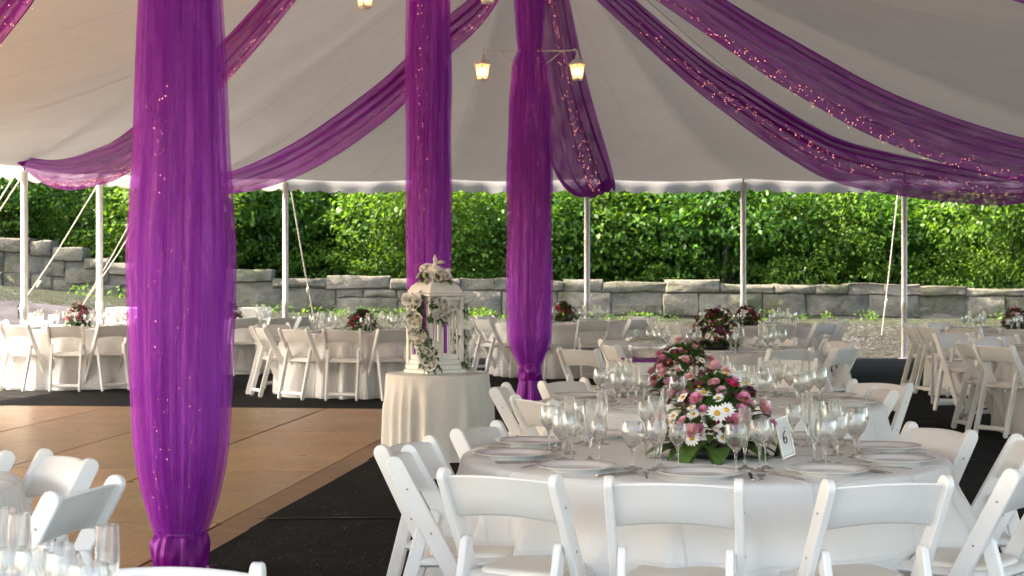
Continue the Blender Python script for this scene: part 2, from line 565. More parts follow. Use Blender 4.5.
        if smooth:
            me.polygons.foreach_set('use_smooth', [True] * len(me.polygons))
            if angle is not None:
                me.set_sharp_from_angle(angle=R(angle))
        me.update()
        o = bpy.data.objects.new(name, me)
        COL.objects.link(o)
        if parent is not None:
            o.parent = parent
        return o


def mesh_np(name, V, Q, mat, parent=None, tri=False):
    me = bpy.data.meshes.new(name)
    n, k = len(Q), Q.shape[1]
    me.vertices.add(len(V)); me.vertices.foreach_set('co', V.astype(np.float32).ravel())
    me.loops.add(n * k); me.loops.foreach_set('vertex_index', Q.astype(np.int32).ravel())
    me.polygons.add(n)
    me.polygons.foreach_set('loop_start', np.arange(0, n * k, k, dtype=np.int32))
    me.polygons.foreach_set('loop_total', np.full(n, k, dtype=np.int32))
    me.materials.append(mat)
    me.update(calc_edges=True)
    me.validate()
    o = bpy.data.objects.new(name, me)
    COL.objects.link(o)
    if parent is not None:
        o.parent = parent
    return o


def tag(o, label, cat, group=None, kind=None):
    o['label'] = label
    o['category'] = cat
    if group:
        o['group'] = group
    if kind:
        o['kind'] = kind
    return o


def struct(o):
    o['kind'] = 'structure'
    return o


def empty(name, loc=(0, 0, 0), rz=0):
    o = bpy.data.objects.new(name, None)
    o.location = loc
    o.rotation_euler = (0, 0, rz)
    o.empty_display_size = .1
    COL.objects.link(o)
    return o


KIDS = {}


def copy_tree(o, parent=None):
    c = o.copy()
    COL.objects.link(c)
    if parent is not None:
        c.parent = parent
    if o.name not in KIDS:
        KIDS[o.name] = list(o.children)
    for ch in KIDS[o.name]:
        copy_tree(ch, c)
    return c


USED = set()


def inst(proto, loc, rz=0, scale=None):
    """the prototype itself the first time, a copy with copied parts after that"""
    if proto.name not in USED:
        if proto.name not in KIDS:
            KIDS[proto.name] = list(proto.children)
        USED.add(proto.name)
        o = proto
    else:
        o = copy_tree(proto)
    o.location = loc
    o.rotation_euler = (0, 0, rz)
    if scale:
        o.scale = scale if hasattr(scale, '__len__') else (scale,) * 3
    return o


def lerp(a, b, t):
    return a + (b - a) * t


def sm(x):
    x = max(0., min(1., x))
    return x * x * (3 - 2 * x)


def interp(x, pts):
    if x <= pts[0][0]:
        return pts[0][1]
    for (a, va), (b, vb) in zip(pts, pts[1:]):
        if x <= b:
            return lerp(va, vb, (x - a) / (b - a))
    return pts[-1][1]


def catmull(pts, n):
    """smooth samples through points; returns n+1 vectors"""
    P = [Vector(p) for p in pts]
    P = [P[0] * 2 - P[1]] + P + [P[-1] * 2 - P[-2]]
    m = len(P) - 3
    out = []
    for i in range(n + 1):
        u = i / n * m
        k = min(int(u), m - 1)
        t = u - k
        a, b, c, d = P[k:k + 4]
        out.append(.5 * ((2 * b) + (c - a) * t + (2 * a - 5 * b + 4 * c - d) * t * t + (3 * b - a - 3 * c + d) * t ** 3))
    return out


# ------------------------------------------------------------------ ground
WALL_Y = 36.0
ZB = [(-30, 1.9), (-10.8, 1.16), (-8.1, .9), (-5.8, .67), (-4.5, .6), (.6, .46), (10.8, .46), (30, .6)]
ZT = [(-30, 2.9), (-14, 2.5), (-10.8, 2.2), (-9.6, 2.05), (-9.0, 1.78), (-8.1, 1.62), (-5.8, 1.48), (-4.5, 1.33), (.6, 1.28), (4, 1.24), (10.8, 1.12), (30, 1.0)]


def ground_z(x, y):
    start = 28.7 - max(0., min(9., -x - 5)) * .9
    if y < start:
        return 0.
    zb = interp(x, ZB)
    if y <= WALL_Y:
        return zb * sm((y - start) / (WALL_Y - start)) ** .9
    zt = interp(x, ZT)
    return lerp(zb, zt - .15, sm((y - WALL_Y - .1) / .5)) + max(0, y - WALL_Y - 1) * .07 if y < 90 else zt + 3.7


def axis(a, b, fine0, fine1, fs, cs):
    o = [fine0]
    while o[-1] < fine1:
        o.append(o[-1] + fs)
    x = o[-1]
    while x < b:
        x += cs; o.append(x); cs *= 1.25
    cs2 = 3
    x = o[0]
    while x > a:
        x -= cs2; o.insert(0, x); cs2 *= 1.3
    return o


mb = MB()
xs = axis(-260, 260, -20, 20, .5, 3)
ys = axis(-200, 320, 22, 40, .4, 3)
mb.grid([[(x, y, ground_z(x, y) - .006) for x in xs] for y in ys])
g = mb.build('ground', M['ground'], recalc=False)
struct(g)

# path rising beyond the ropes, in front of the wall
mb = MB()
P = []
for i in range(50):
    x = -26 + 21.5 * i / 49
    yc = 31.2 - (x + 5) * -.06
    row = []
    for j in range(8):
        w = 1.9 * sm((-4.2 - x) / 3)
        y = yc - w + 2 * w * j / 7
        row.append((x, y, ground_z(x, y) + .012))
    P.append(row)
mb.grid(P)
struct(mb.build('path', M['asphalt'], recalc=False))

# unseen pale sheet behind the camera, added to bounce sunlight into the tent
mb = MB()
P = [[(x, y, .004 + .01 * math.sin(x * 1.3) * math.sin(y * 1.1) * .3) for x in np.linspace(-22, 22, 45)] for y in np.linspace(-26, .95, 28)]
mb.grid(P)
struct(mb.build('bounce_ground', pmat('pale_bounce_ground', (.27, .27, .265), (.2, .2, .195), .95, 8, bmp=.6, bscale=90, bdist=.01), recalc=False))

# black ground fabric, laid in strips that overlap
mb = MB()
edge = MB()
from mathutils import noise as mnoise


def wrinkle(x, y):
    if -7.5 < x < -.4 and y < 18.2 and x < -1.9 + y * .075:
        return 0.
    a = abs(mnoise.noise(Vector((x * 1.1 + y * .5, y * 1.6, 0))))
    b = abs(mnoise.noise(Vector((x * 2.3, y * 2.9 + x * .7, 3.1))))
    return .016 * max(0, .30 - a) + .010 * max(0, .25 - b)


seams = [1.0, 3.7, 6.9, 10.06, 13.2, 16.45, 19.7, 22.95, 26.1, 28.5]


def left_edge(y):
    return interp(y, [(1, -9.2), (18, -8.6), (25, -7.1), (26.6, -6.4), (28.2, -4.0), (28.5, -3.4)])


for a, b in zip(seams, seams[1:]):
    nx, ny = 150, 26
    P = []
    for j in range(ny + 1):
        y = lerp(a, b + .08, j / ny)
        x0 = left_edge(y)
        P.append([(lerp(x0, 10.8, i / nx), y + .03 * math.sin(i * .37 + a), .004 + .004 * (1 - j / ny) + wrinkle(lerp(x0, 10.8, i / nx), y) * min(1, j * .5, (ny - j) * .5)) for i in range(nx + 1)])
    mb.grid(P)
    # frayed pale selvedge
    Q = []
    for j in (0, 1):
        Q.append([(lerp(left_edge(a), 10.8, i / nx), a + .03 * math.sin(i * .37 + a) - .012 + j * (.016 + .012 * math.sin(i * 1.7)), .0125) for i in range(nx + 1)])
    edge.grid(Q)
c = struct(mb.build('carpet', M['carpet'], recalc=False))
e = edge.build('carpet_edge_strip', M['carpet_edge'], c, recalc=False)

# dance floor: plywood panels with a ramped trim, turned a little from the view axis
FA = R(6.33)
fu = Vector((math.cos(FA), -math.sin(FA), 0))      # across
fv = Vector((math.sin(FA), math.cos(FA), 0))       # away
FO = Vector((-.60, 17.84, 0))                       # far right outer corner
mb = MB()
vcuts = [-.17, -2.66, -5.66, -8.2, -10.9, -13.4]
for a, b in zip(vcuts, vcuts[1:]):
    for i in range(7):
        u0, u1 = -.17 - i * 1.17, -.17 - (i + 1) * 1.17
        g_ = .016
        z = .028 + random.uniform(-.0015, .0015)
        mid = FO + fu * (u0 + u1) / 2 + fv * (a + b) / 2 + Vector((0, 0, z - .009))
        rot = Matrix.Rotation(-FA, 3, 'Z') @ Matrix.Rotation(random.uniform(-.0012, .0012), 3, 'Y')
        mb.bbox(mid, (abs(u1 - u0) - g_, abs(b - a) - g_, .018), .003, rot)
df = mb.build('dance_floor', M['ply'], angle=20)
mb = MB()


def ramp_seg(p, q, inward):
    """wedge from outer edge p-q, rising inward"""
    n = inward * .165
    a = Vector((0, 0, .006)); h = Vector((0, 0, .030)); l = Vector((0, 0, .0085))
    mb.add([p + a, q + a, q + n + h, p + n + h, p + l * .5, q + l * .5, q + n + l * .5, p + n + l * .5],
           [(0, 1, 2, 3), (4, 7, 6, 5), (0, 4, 5, 1), (1, 5, 6, 2), (2, 6, 7, 3), (3, 7, 4, 0)])


vv = [0, -2.66, -5.66, -8.2, -10.9, -13.4]
for a, b in zip(vv, vv[1:]):
    k = random.uniform(-.012, .012)
    ramp_seg(FO + fv * (a - .004) + fu * k, FO + fv * (b + .004) + fu * k, -fu)
for i in range(7):
    a = FO + fu * (-.17 - i * 1.17 - .004)
    b = FO + fu * (-.17 - (i + 1) * 1.17 + .004)
    ramp_seg(a, b, -fv)
rp = mb.build('dance_floor_trim', M['plytrim'], df, angle=20)
struct(df)

# ------------------------------------------------------------------ stone wall
mb = MB()


def rock(x0, x1, y0, y1, z0, z1, j=.018):
    cx, cy, cz = (x0 + x1) / 2, (y0 + y1) / 2, (z0 + z1) / 2
    sx, sy, sz = (x1 - x0) / 2, (y1 - y0) / 2, (z1 - z0) / 2
    n = 3
    b = min(.016, sx * .3, sz * .3)
    fr = random.uniform(-.04, .04)
    vs, fs = [], []
    # rounded front slab: rings of front face
    loops = []
    for (k, d) in ((1.0, 0), (1.0, 1), ):
        pass
    ol = [(-1, -1), (-.35, -1), (.35, -1), (1, -1), (1, -.3), (1, .3), (1, 1), (.35, 1), (-.35, 1), (-1, 1), (-1, .3), (-1, -.3)]
    jit = [(random.uniform(-j, j), random.uniform(-j, j)) for _ in ol]
    for (ins, yy) in ((0, sy), (0, -sy + b * 1.2), (b * .5, -sy + b * .3), (b * 1.4, -sy + fr * .5 - .01)):
        ring = []
        for (p, q) in zip(ol, jit):
            ring.append(Vector((cx + p[0] * (sx - ins) + q[0], cy + yy + random.uniform(-.012, .012), cz + p[1] * (sz - ins) + q[1])))
        loops.append(ring)
    m = len(ol)
    vs = [p for l in loops for p in l]
    for r in range(3):
        for i in range(m):
            fs.append((r * m + i, r * m + (i + 1) % m, (r + 1) * m + (i + 1) % m, (r + 1) * m + i))
    c1 = len(vs)
    vs.append(Vector((cx, cy - sy + fr - .02, cz)))
    for i in range(m):
        fs.append((3 * m + i, 3 * m + (i + 1) % m, c1))
    fs.append(tuple(range(m - 1, -1, -1)))
    mb.add(vs, fs)


x = -17.0
base_y = WALL_Y
random.seed(3)
# coping, middle course and footing course, laid stone by stone
ncourse = 3
for c_ in range(ncourse):
    x = -17.0 + random.uniform(0, .5)
    while x < 17:
        w = random.uniform(.55, 1.35) if c_ < 2 else random.uniform(.6, 1.5)
        if x < -6.5:
            w *= .75
        xm = x + w / 2
        zb, zt = interp(xm, ZB) - .15, interp(xm, ZT)
        hh = zt - zb
        cut = [0, .20, .74, 1.0] if xm > -6 else [0, .36, .72, 1.0]
        z0, z1 = zb + hh * cut[c_], zb + hh * cut[c_ + 1]
        g_ = .005
        if c_ == 2:
            rock(x + g_, x + w - g_, base_y - .04 + random.uniform(-.03, .02), base_y + .5, z0 + g_, z1 + random.uniform(-.045, .045))
        elif c_ == 1 and random.random() < .3 and w > .7:
            zm = lerp(z0, z1, random.uniform(.4, .62))
            k = x + w * random.uniform(.35, .65)
            rock(x + g_, x + w - g_, base_y + random.uniform(-.03, .03), base_y + .45, z0 + g_, zm - g_)
            rock(x + g_, k - g_, base_y + random.uniform(-.03, .03), base_y + .45, zm + g_, z1 - g_)
            rock(k + g_, x + w - g_, base_y + random.uniform(-.03, .03), base_y + .45, zm + g_, z1 - g_)
        else:
            rock(x + g_, x + w - g_, base_y + random.uniform(-.04, .03), base_y + .45, z0 + g_, z1 - g_)
        x += w
ws = mb.build('stone_wall', M['stone'], angle=50)
tag(ws, 'long weathered grey stone block wall under the trees', 'wall')
mb = MB()
P = []
for i in range(70):
    x = -17 + 34 * i / 69
    P.append([(x, base_y + .022, interp(x, ZB) - .2), (x, base_y + .022, interp(x, ZT) - .09), (x, base_y + .40, interp(x, ZT) - .09)])
mb.grid(P)
mb.build('mortar', pmat('mortar', (.14, .128, .10), (.09, .083, .066), .95, 9), ws, recalc=False)

# ------------------------------------------------------------------ trees
def leaf_cloud(centres, radii, counts, size, seed, droop=.35, flat=.5):
    rg = np.random.default_rng(seed)
    Vs, Qs = [], []
    off = 0
    for c, r, n in zip(centres, radii, counts):
        d = rg.normal(size=(n, 3)); d /= np.linalg.norm(d, axis=1)[:, None]
        rad = rg.random(n) ** .33
        rad = .45 + .6 * rad * (1 + .25 * np.sin(d[:, 0] * 5 + seed) * np.sin(d[:, 1] * 6) * np.sin(d[:, 2] * 5))
        # twigs: leaves bunch round random spray centres
        m = max(4, n // 9)
        sp = d[:m] * rad[:m, None]
        pick = rg.integers(0, m, n)
        p = sp[pick] * np.asarray(r) + np.asarray(c) + rg.normal(size=(n, 3)) * size * np.array([1.25, 1.25, .55])
        s = size * rg.uniform(.6, 1.25, n)
        out = sp[pick]
        ax = out * .9 + rg.normal(size=(n, 3)) * .65
        ax[:, 2] -= droop
        ax /= np.linalg.norm(ax, axis=1)[:, None]
        up = np.tile([0., 0., 1.], (n, 1)) + rg.normal(size=(n, 3)) * flat
        sd = np.cross(ax, up); sd /= np.linalg.norm(sd, axis=1)[:, None] + 1e-9
        nn = np.cross(sd, ax)
        a = p - ax * s[:, None] * .5
        b = p + sd * s[:, None] * .3 + nn * s[:, None] * .08
        e = p + ax * s[:, None] * .55 - nn * s[:, None] * .06
        f = p - sd * s[:, None] * .3 + nn * s[:, None] * .08
        V = np.stack([a, b, e, f], 1).reshape(-1, 3)
        Q = np.arange(n * 4).reshape(-1, 4) + off
        off += n * 4
        Vs.append(V); Qs.append(Q)
    return np.concatenate(Vs), np.concatenate(Qs)


def make_tree(name, mat, seed, h, spread, nl, size):
    rd = random.Random(seed)
    root = empty(name)
    mb = MB()
    lean = rd.uniform(-.3, .3)
    tp = [(0, 0, -.6), (lean * .2, 0, h * .2), (lean * .6, .1, h * .45), (lean, 0, h * .8)]
    tp = catmull(tp, 10)
    mb.tube(tp, [lerp(.20, .05, i / 10) * h / 7 for i in range(11)], 9)
    cs, rs, ns = [], [], []
    k = 0
    NC = 26
    for i in range(NC):
        a = rd.uniform(0, 2 * PI)
        t = (i + .5) / NC
        z = lerp(.10, .95, t) * h
        rr = spread * (.85 - .5 * abs(t - .35)) * rd.uniform(.35, 1.0)
        c = Vector((rr * math.cos(a), rr * math.sin(a) * .8, z))
        base = tp[min(9, int(t * 8) + 1)]
        mid = base.lerp(c, .5) + Vector((0, 0, .25))
        pts = catmull([base - Vector((0, 0, .5)), mid, c], 6)
        mb.tube(pts, [lerp(.06, .012, q / 6) * h / 7 for q in range(7)], 6)
        q = rd.uniform(.6, 1.2) * spread * .38
        cs.append(c); rs.append((q * 1.35, q * 1.2, q * rd.uniform(.32, .5))); ns.append(int(nl / NC))
    mb.build('trunk', M['trunk'], root)
    V, Q = leaf_cloud(cs, rs, ns, size, seed)
    mesh_np('crown', V, Q, mat, root)
    return root


protoA = make_tree('broadleaf_tree', M['leaf_a'], 21, 7.5, 2.7, 44000, .094)
protoB = make_tree('broadleaf_tree', M['leaf_b'], 33, 8.0, 2.9, 46000, .098)
protoC = make_tree('broadleaf_tree', M['leaf_c'], 45, 6.5, 2.4, 38000, .088)
TREES = [(-17.5, 42.5, protoB, 1.0), (-13.2, 41.0, protoA, .95), (-9.4, 42.5, protoB, 1.0), (-6.2, 40.6, protoC, .85), (-3.6, 42.8, protoA, 1.0),
         (-.9, 40.9, protoC, .9), (1.6, 43.0, protoB, 1.0), (4.3, 40.8, protoA, .9), (6.8, 42.6, protoC, 1.0), (9.2, 40.9, protoB, .92),
         (11.8, 42.4, protoA, 1.0), (15.0, 41.4, protoC, 1.0)]
tl = ['deep green tree above the highest rubble end of the wall', 'leafy tree behind the wall over the sloping path', 'dark green tree behind the two slanting rope pairs',
      'bright green tree partly hidden by the big purple column drape', 'mid green tree rising behind the pole before the draped buffet',
      'pale green tree behind the wall above the flowered lantern', 'dark leafy tree behind the knotted far purple drape', 'mid green tree behind the pole under the small hanging swag',
      'light green tree between the two bare tent poles', 'deep green tree behind the pole with one guy rope', 'mid green tree behind the wall over the far table',
      'light green tree at the lower end of the wall']
for i, ((x, y, pr, s), lab) in enumerate(zip(TREES, tl)):
    o = inst(pr, (x, y, ground_z(x, y) - .1), i * 1.37, (s * 1.1, s, s))
    tag(o, lab, 'tree', 'trees behind the stone wall')


def make_bush(name, mat, seed, n, size):
    rd = random.Random(seed)
    root = empty(name)
    mb = MB()
    cs, rs, ns = [], [], []
    for i in range(6):
        a = rd.uniform(0, 2 * PI)
        c = Vector((.6 * math.cos(a), .4 * math.sin(a), rd.uniform(.4, 1.3)))
        mb.tube(catmull([(0, 0, -.2), c * .5 + Vector((0, 0, .15)), c], 5), [.03, .025, .02, .015, .01, .006], 5)
        cs.append(c); rs.append((.7, .6, .55)); ns.append(n // 6)
    mb.build('stem', M['trunk'], root)
    V, Q = leaf_cloud(cs, rs, ns, size, seed)
    mesh_np('foliage', V, Q, mat, root)
    return root


bA = make_bush('leafy_shrub', M['leaf_c'], 5, 9000, .078)
bB = make_bush('leafy_shrub', M['leaf_a'], 6, 9000, .08)
blabs = ['shrub leaning over the rubble wall beside the sloping path', 'low shrub spilling over the wall between two slanting ropes', 'low bright shrub on the wall next to the big drape',
         'dense shrub above the wall behind the lantern roof', 'bright shrub above the wall beside the knotted drape', 'green shrub on the wall behind the swag pole',
         'yellowish shrub above the wall between bare poles', 'broad shrub above the wall left of the roped pole', 'shrub above the wall right of the roped pole', 'light shrub at the low end of the wall']
blabs[7] = 'broad shrub above the wall just before the roped pole'
blabs[8] = 'mid green shrub above the wall past the roped pole'
for i, (x, lab) in enumerate(zip((-11.5, -7.6, -5.4, -2.2, .4, 2.4, 4.6, 6.4, 8.6, 11.0), blabs)):
    y = 37.6 + (i % 3) * .5
    s = 1.45 + .4 * ((i * 7) % 4) / 3
    o = inst(bA if i % 2 else bB, (x, y - (.9 if i == 1 else 0), ground_z(x, y) - .15 - (.2 if i == 1 else 0)), i * 2.1, s)
    tag(o, lab, 'shrub', 'shrubs above the stone wall')

# far wood and undergrowth behind the trees: one mass
wc, wr, wn = [], [], []
for x in range(-30, 31, 3):
    for z in (2.0, 4.5, 7.0, 9.5):
        wc.append((x, 46.5 + 1.2 * math.sin(x), z + 1)); wr.append((2.6, 1.4, 2.0)); wn.append(1150)
for x in range(-22, 23, 2):
    for y in (39.5, 43.0):
        wc.append((x + (y % 2), y, ground_z(x, y) + .5)); wr.append((1.5, 1.1, .7)); wn.append(700)
V, Q = leaf_cloud(wc, wr, [2 * q for q in wn], .19, 77)
wd = mesh_np('woods', V, Q, M['leaf_far'])
tag(wd, 'dark mass of woodland foliage and undergrowth behind the trees', 'woods', None, 'stuff')

uc, ur, un = [], [], []
for i in range(64):
    x = lerp(-16, 16, i / 63) + random.uniform(-.2, .2)
    y = 37.0 + random.uniform(0, 1.3)
    uc.append((x, y, ground_z(x, y) + random.uniform(.15, .75))); ur.append((.75, .5, random.uniform(.3, .6))); un.append(random.randint(450, 900))
V, Q = leaf_cloud(uc, ur, un, .085, 79)
wd = mesh_np('undergrowth', V, Q, M['leaf_c'])
tag(wd, 'bright leafy undergrowth along the top of the stone wall', 'undergrowth', None, 'stuff')

# weeds at the foot of the wall
cs = [(random.uniform(-9, 11), random.uniform(34.9, 35.7)) for _ in range(60)]
V, Q = leaf_cloud([(x, y, ground_z(x, y) + .06) for x, y in cs], [(.22, .18, .10)] * 60, [30] * 60, .07, 78)
wd = mesh_np('weeds', V, Q, M['leaf_c'])
tag(wd, 'low green weeds along the foot of the stone wall', 'weeds', None, 'stuff')

# ------------------------------------------------------------------ tent
EAVE = 3.0
POLES_C = [Vector((-1.62, 8.3, 0)), Vector((-.69, 14.0, 0)), Vector((.20, 19.0, 0))]
CORN = [(-9.6, 1.6), (-8.9, 18), (-7.2, 25.1), (-6.5, 26.8), (-3.77, 28.3), (-1.25, 28.3), (1.25, 28.3), (3.85, 28.3), (6.53, 28.3), (9.4, 28.3), (11.2, 26.5), (11.4, 1.6)]


def ridge_near(p):
    best = None
    tot = 0
    for i in range(2):
        a, b = POLES_C[i], POLES_C[i + 1]
        d = b - a
        t = max(0, min(1, (Vector((p.x, p.y, 0)) - a).dot(d) / d.length_squared))
        q = a + d * t
        dist = (Vector((p.x, p.y, 0)) - q).length
        if best is None or dist < best[0]:
            best = (dist, q, t)
    z = 5.75 - .75 * math.sin(PI * best[2]) ** .8 if 0 < best[2] < 1 else 5.75
    return best[1], z


bound = []
seam_idx = []
sub = 14
for i in range(len(CORN)):
    a, b = Vector((*CORN[i], EAVE)), Vector((*CORN[(i + 1) % len(CORN)], EAVE))
    seg = sub if (b - a).length < 9 else sub * 3
    seam_idx.append(len(bound))
    for k in range(seg):
        t = k / seg
        p = a.lerp(b, t)
        span = 1 if seg == sub else 3
        p.z -= .05 * math.sin(PI * ((t * span) % 1))
        bound.append((p, (t * span) % 1))


def roof_pt(p, fr, r):
    q, zr = ridge_near(p)
    z = p.z + (zr - p.z) * (r ** 1.5)
    z -= .10 * math.sin(PI * fr) * math.sin(PI * min(1, r * 1.1)) * (1 - r)
    return Vector((lerp(p.x, q.x, r), lerp(p.y, q.y, r), z))


tent = empty('tent', (0, 0, 0))
mb = MB()
rr = [i / 26 for i in range(27)]
acc = [0.]
for i_ in range(len(bound)):
    acc.append(acc[-1] + (bound[(i_ + 1) % len(bound)][0] - bound[i_][0]).length)
bc = bound + [bound[0]]
mb.grid([[roof_pt(p, fr, r) for (p, fr) in bc] for r in rr], uv=[[(acc[i_], r) for i_ in range(len(bc))] for r in rr])
mb.build('roof', M['tent'], tent, recalc=False, angle=None)
tag(tent, 'big white pole tent with scalloped valance over the wedding tables', 'tent')
for si in (seam_idx[4], seam_idx[6], seam_idx[8]):
    p, fr = bound[si]
    mb = MB()
    mb.tube([roof_pt(p, fr, r) - Vector((0, 0, .002)) for r in rr[:-1]], .004, 5)
    mb.build('seam', M['tent'], tent)
mb = MB()
for (p0, n0) in (((-8.3, 20.6, EAVE), 0),):
    p = Vector(p0)
    mb = MB()
    mb.tube([roof_pt(p, 0, r) - Vector((0, 0, .03)) for r in rr[:-2]], .012, 5)
    mb.build('ridge_strap', M['webbing'], tent)
# scalloped valance
mb = MB()
top, mid_, low = [], [], []
n = len(bound)
tot = 0.
vpts = []
for i in range(n):
    p = bound[i][0]
    q = bound[(i + 1) % n][0]
    for k in range(6):
        s = p.lerp(q, k / 6)
        vpts.append((s, tot + (q - p).length * k / 6))
    tot += (q - p).length
rows = [[], [], [], []]
for s, d in vpts:
    ph = (d / .34) % 1
    dep = .15 + .05 * math.sin(PI * ph) ** .6
    cen = Vector((0, 15, 0))
    outw = Vector((s.x, s.y - 15, 0)).normalized()
    wob = .018 * math.sin(d * 5.1) + .012 * math.sin(d * 11.7 + 1)
    rows[0].append(s + outw * .0)
    rows[1].append(s + outw * (.02 + wob * .3) - Vector((0, 0, .02)))
    rows[2].append(s + outw * (.025 + wob) - Vector((0, 0, dep * .6)))
    rows[3].append(s + outw * (.02 + wob * 1.8) - Vector((0, 0, dep)))
mb.grid(rows, closed=True)
mb.build('valance', M['valance'], tent, recalc=False, angle=None)


# poles
def pole_mesh(h, r, splice):
    mb = MB()
    mb.lathe([(0, 0), (r * 2.2, 0), (r * 2.2, .012), (r, .016), (r, splice), (r * 1.14, splice + .01), (r * 1.14, splice + .12), (r, splice + .13), (r, h), (0, h)], 14)
    return mb


def make_pole(name, h, r, label, loc, group, splice=1.0):
    root = empty(name, loc)
    pole_mesh(h, r, splice).build('shaft', M['pole'], root)
    mb = MB(); mb.tube([(0, 0, h), (0, 0, h + .14)], .012, 8)
    mb.build('top_pin', M['bolt'], root)
    return tag(root, label, 'tent pole', group)


spl = [('slim white tent pole at the end of the pinkish swag', CORN[2]), ('white corner tent pole where slanting double ropes cross', CORN[3]),
       ('white tent pole behind the table of three chairs with one thin rope', CORN[4]), ('white tent pole hidden behind the slim drape by the lantern', CORN[5]),
       ('white tent pole standing below the end of the small hanging swag', CORN[6]), ('bare white tent pole behind the dark red flower table', CORN[7]),
       ('white tent pole with a guy rope staked in the gravel', CORN[8])]
for lab, (x, y) in spl:
    make_pole('side_pole', EAVE - .06, .052 if x < -6 else .047, lab, (x, y, 0), 'side poles of the tent', .85)
for p, lab in zip(POLES_C, ('white centre pole inside the large purple drape', 'white centre pole inside the slim drape behind the lantern', 'white centre pole inside the drape with two lit lamps')):
    make_pole('centre_pole', 5.7 - .02, .065, lab, (p.x, p.y, .012 if p.y > 9 else .012), 'centre poles of the tent', 2.6)


def rope(a, b, label, double=0.0):
    a, b = Vector(a), Vector(b)
    b.z = ground_z(b.x, b.y)
    root = empty('guy_rope', b)
    mb = MB()
    d = a - b
    for s in ((-1, 1) if double else (0,)):
        e = Vector((double * s, 0, 0))
        mb.tube([Vector((0, 0, .18)), d * .5 + e * .6 + Vector((0, 0, .03)), d + e], .010, 6)
    mb.build('line', M['rope'], root)
    mb = MB(); mb.tube([(0, 0, -.15), (-.02, .03, .24)], .018, 8); mb.tube([(-.02, .03, .22), (-.02, .03, .25)], .032, 8)
    mb.build('stake', M['bolt'], root)
    mb = MB()
    k = d * .28
    mb.tube([k * .92, k * 1.0, k * 1.08], [.015, .026, .015], 8)
    mb.build('ratchet', M['rope'], root)
    tag(root, label, 'guy rope', 'guy ropes of the tent')


rope((-6.5, 26.85, 2.9), (-9.0, 31.0, 0), 'single slanting rope between the two white poles near the path')
rope((-5.7, 27.3, 2.9), (-8.0, 31.4, 0), 'double slanting rope running down beside the big purple drape', .07)
rope((-7.3, 25.2, 2.9), (-9.6, 27.0, 0), 'double rope cut off below the pinkish swag end', .06)
rope((-3.7, 28.35, 2.9), (-3.85, 33.0, 0), 'thin steep rope beside the pole behind the three chairs')
rope((6.45, 28.35, 2.9), (6.72, 30.9, 0), 'steep guy rope staked in pale gravel beside its pole')


# ------------------------------------------------------------------ purple drapes
def drape(loc, prof, seed, label, zk, top=5.2, gather=None):
    """prof: [(z, radius)] of the hanging tulle; zk: height of the knot"""
    rd = random.Random(seed)
    root = empty('column_drape', loc)
    ph = [rd.uniform(0, 6.28) for _ in range(8)]

    def shell(scale, nf, amp, name, mat, zlo):
        mb = MB()
        rows, uvs = [], []
        n = 260
        zs = [lerp(zlo, top, (i / 60) ** 1.0) for i in range(61)]
        zs += [lerp(zlo, zlo + .4, i / 9) for i in range(1, 9)]
        zs = sorted(zs)
        for z in zs:
            r0 = interp(z, prof) * scale * (1 + .025 * math.sin(z * 2.7 + ph[6]) + .015 * math.sin(z * 6.1 + ph[7]))
            row = []
            uvs.append([(1.5 * k / n, z) for k in range(n + 1)])
            for k in range(n + 1):
                a = 2 * PI * k / n
                aw = a + .10 * math.sin(z * 1.3 + ph[0]) + .06 * math.sin(2 * a + ph[4])
                f = math.sin(nf * aw + ph[1] + .35 * math.sin(z * .9)) * .55 + math.sin((nf * 2 - 3) * aw + ph[2] + .2 * z) * .3 + math.sin(3 * a + ph[3] + z * .25) * .4 + .35 * math.sin(2 * a + 1.9 * z + ph[5]) * math.sin(1.1 * z + ph[0])
                f += .22 * math.sin(29 * aw + ph[6] + 1.5 * math.sin(.8 * z + 3 * a)) + .14 * math.sin(47 * aw + ph[7] + 1.2 * z)
                r = r0 * (1 + amp * f)
                row.append((r * math.cos(a), r * math.sin(a), z))
            rows.append(row)
        mb.grid(rows, uv=uvs)
        mb.build(name, mat, root, recalc=False, angle=None)

    shell(1.0, 9, .07, 'outer_tulle', M['tulle_outer'], zk)
    shell(.87, 6, .13, 'middle_tulle', M['tulle_middle'], zk + .01)
    shell(.70, 4, .30, 'inner_tulle', M['tulle_inner'], zk + .02)
    # knot and tail
    mb = MB()
    rows = []
    rk = interp(zk, prof)
    kp = [(lerp(zk + .015, zk - .17, q / 30), rk * (.95 + .16 * math.sin(PI * q / 30) ** .7)) for q in range(31)]
    for z, r in kp:
        row = []
        for k in range(128):
            a = 2 * PI * k / 128
            f = 1 + .05 * math.sin(2 * a + 30 * z + ph[5]) + .05 * math.sin(9 * a + 14 * z + ph[6]) + .035 * math.sin(17 * a - 12 * z + ph[2]) + .03 * math.sin(5 * a - 38 * z + ph[3])
            row.append((r * f * math.cos(a), r * f * math.sin(a), z))
        rows.append(row)
    mb.grid(rows, closed=True)
    mb.build('knot', M['tulle_knot'], root, recalc=False, angle=None)
    mb = MB()
    rows = []
    z1 = zk - .16
    for i in range(9):
        t = i / 8
        z = lerp(z1, .015, t)
        r = rk * (.95 + .25 * t)
        row = []
        for k in range(60):
            a = 2 * PI * k / 60
            f = 1 + (.12 + .1 * t) * math.sin(7 * a + ph[7]) + .08 * math.sin(12 * a + ph[5])
            row.append((r * f * math.cos(a), r * f * math.sin(a), z))
        rows.append(row)
    mb.grid(rows, closed=True)
    mb.build('tail', M['tulle_knot'], root, recalc=False, angle=None)
    tag(root, label, 'drape', 'purple tulle drapes round the centre poles')
    return root


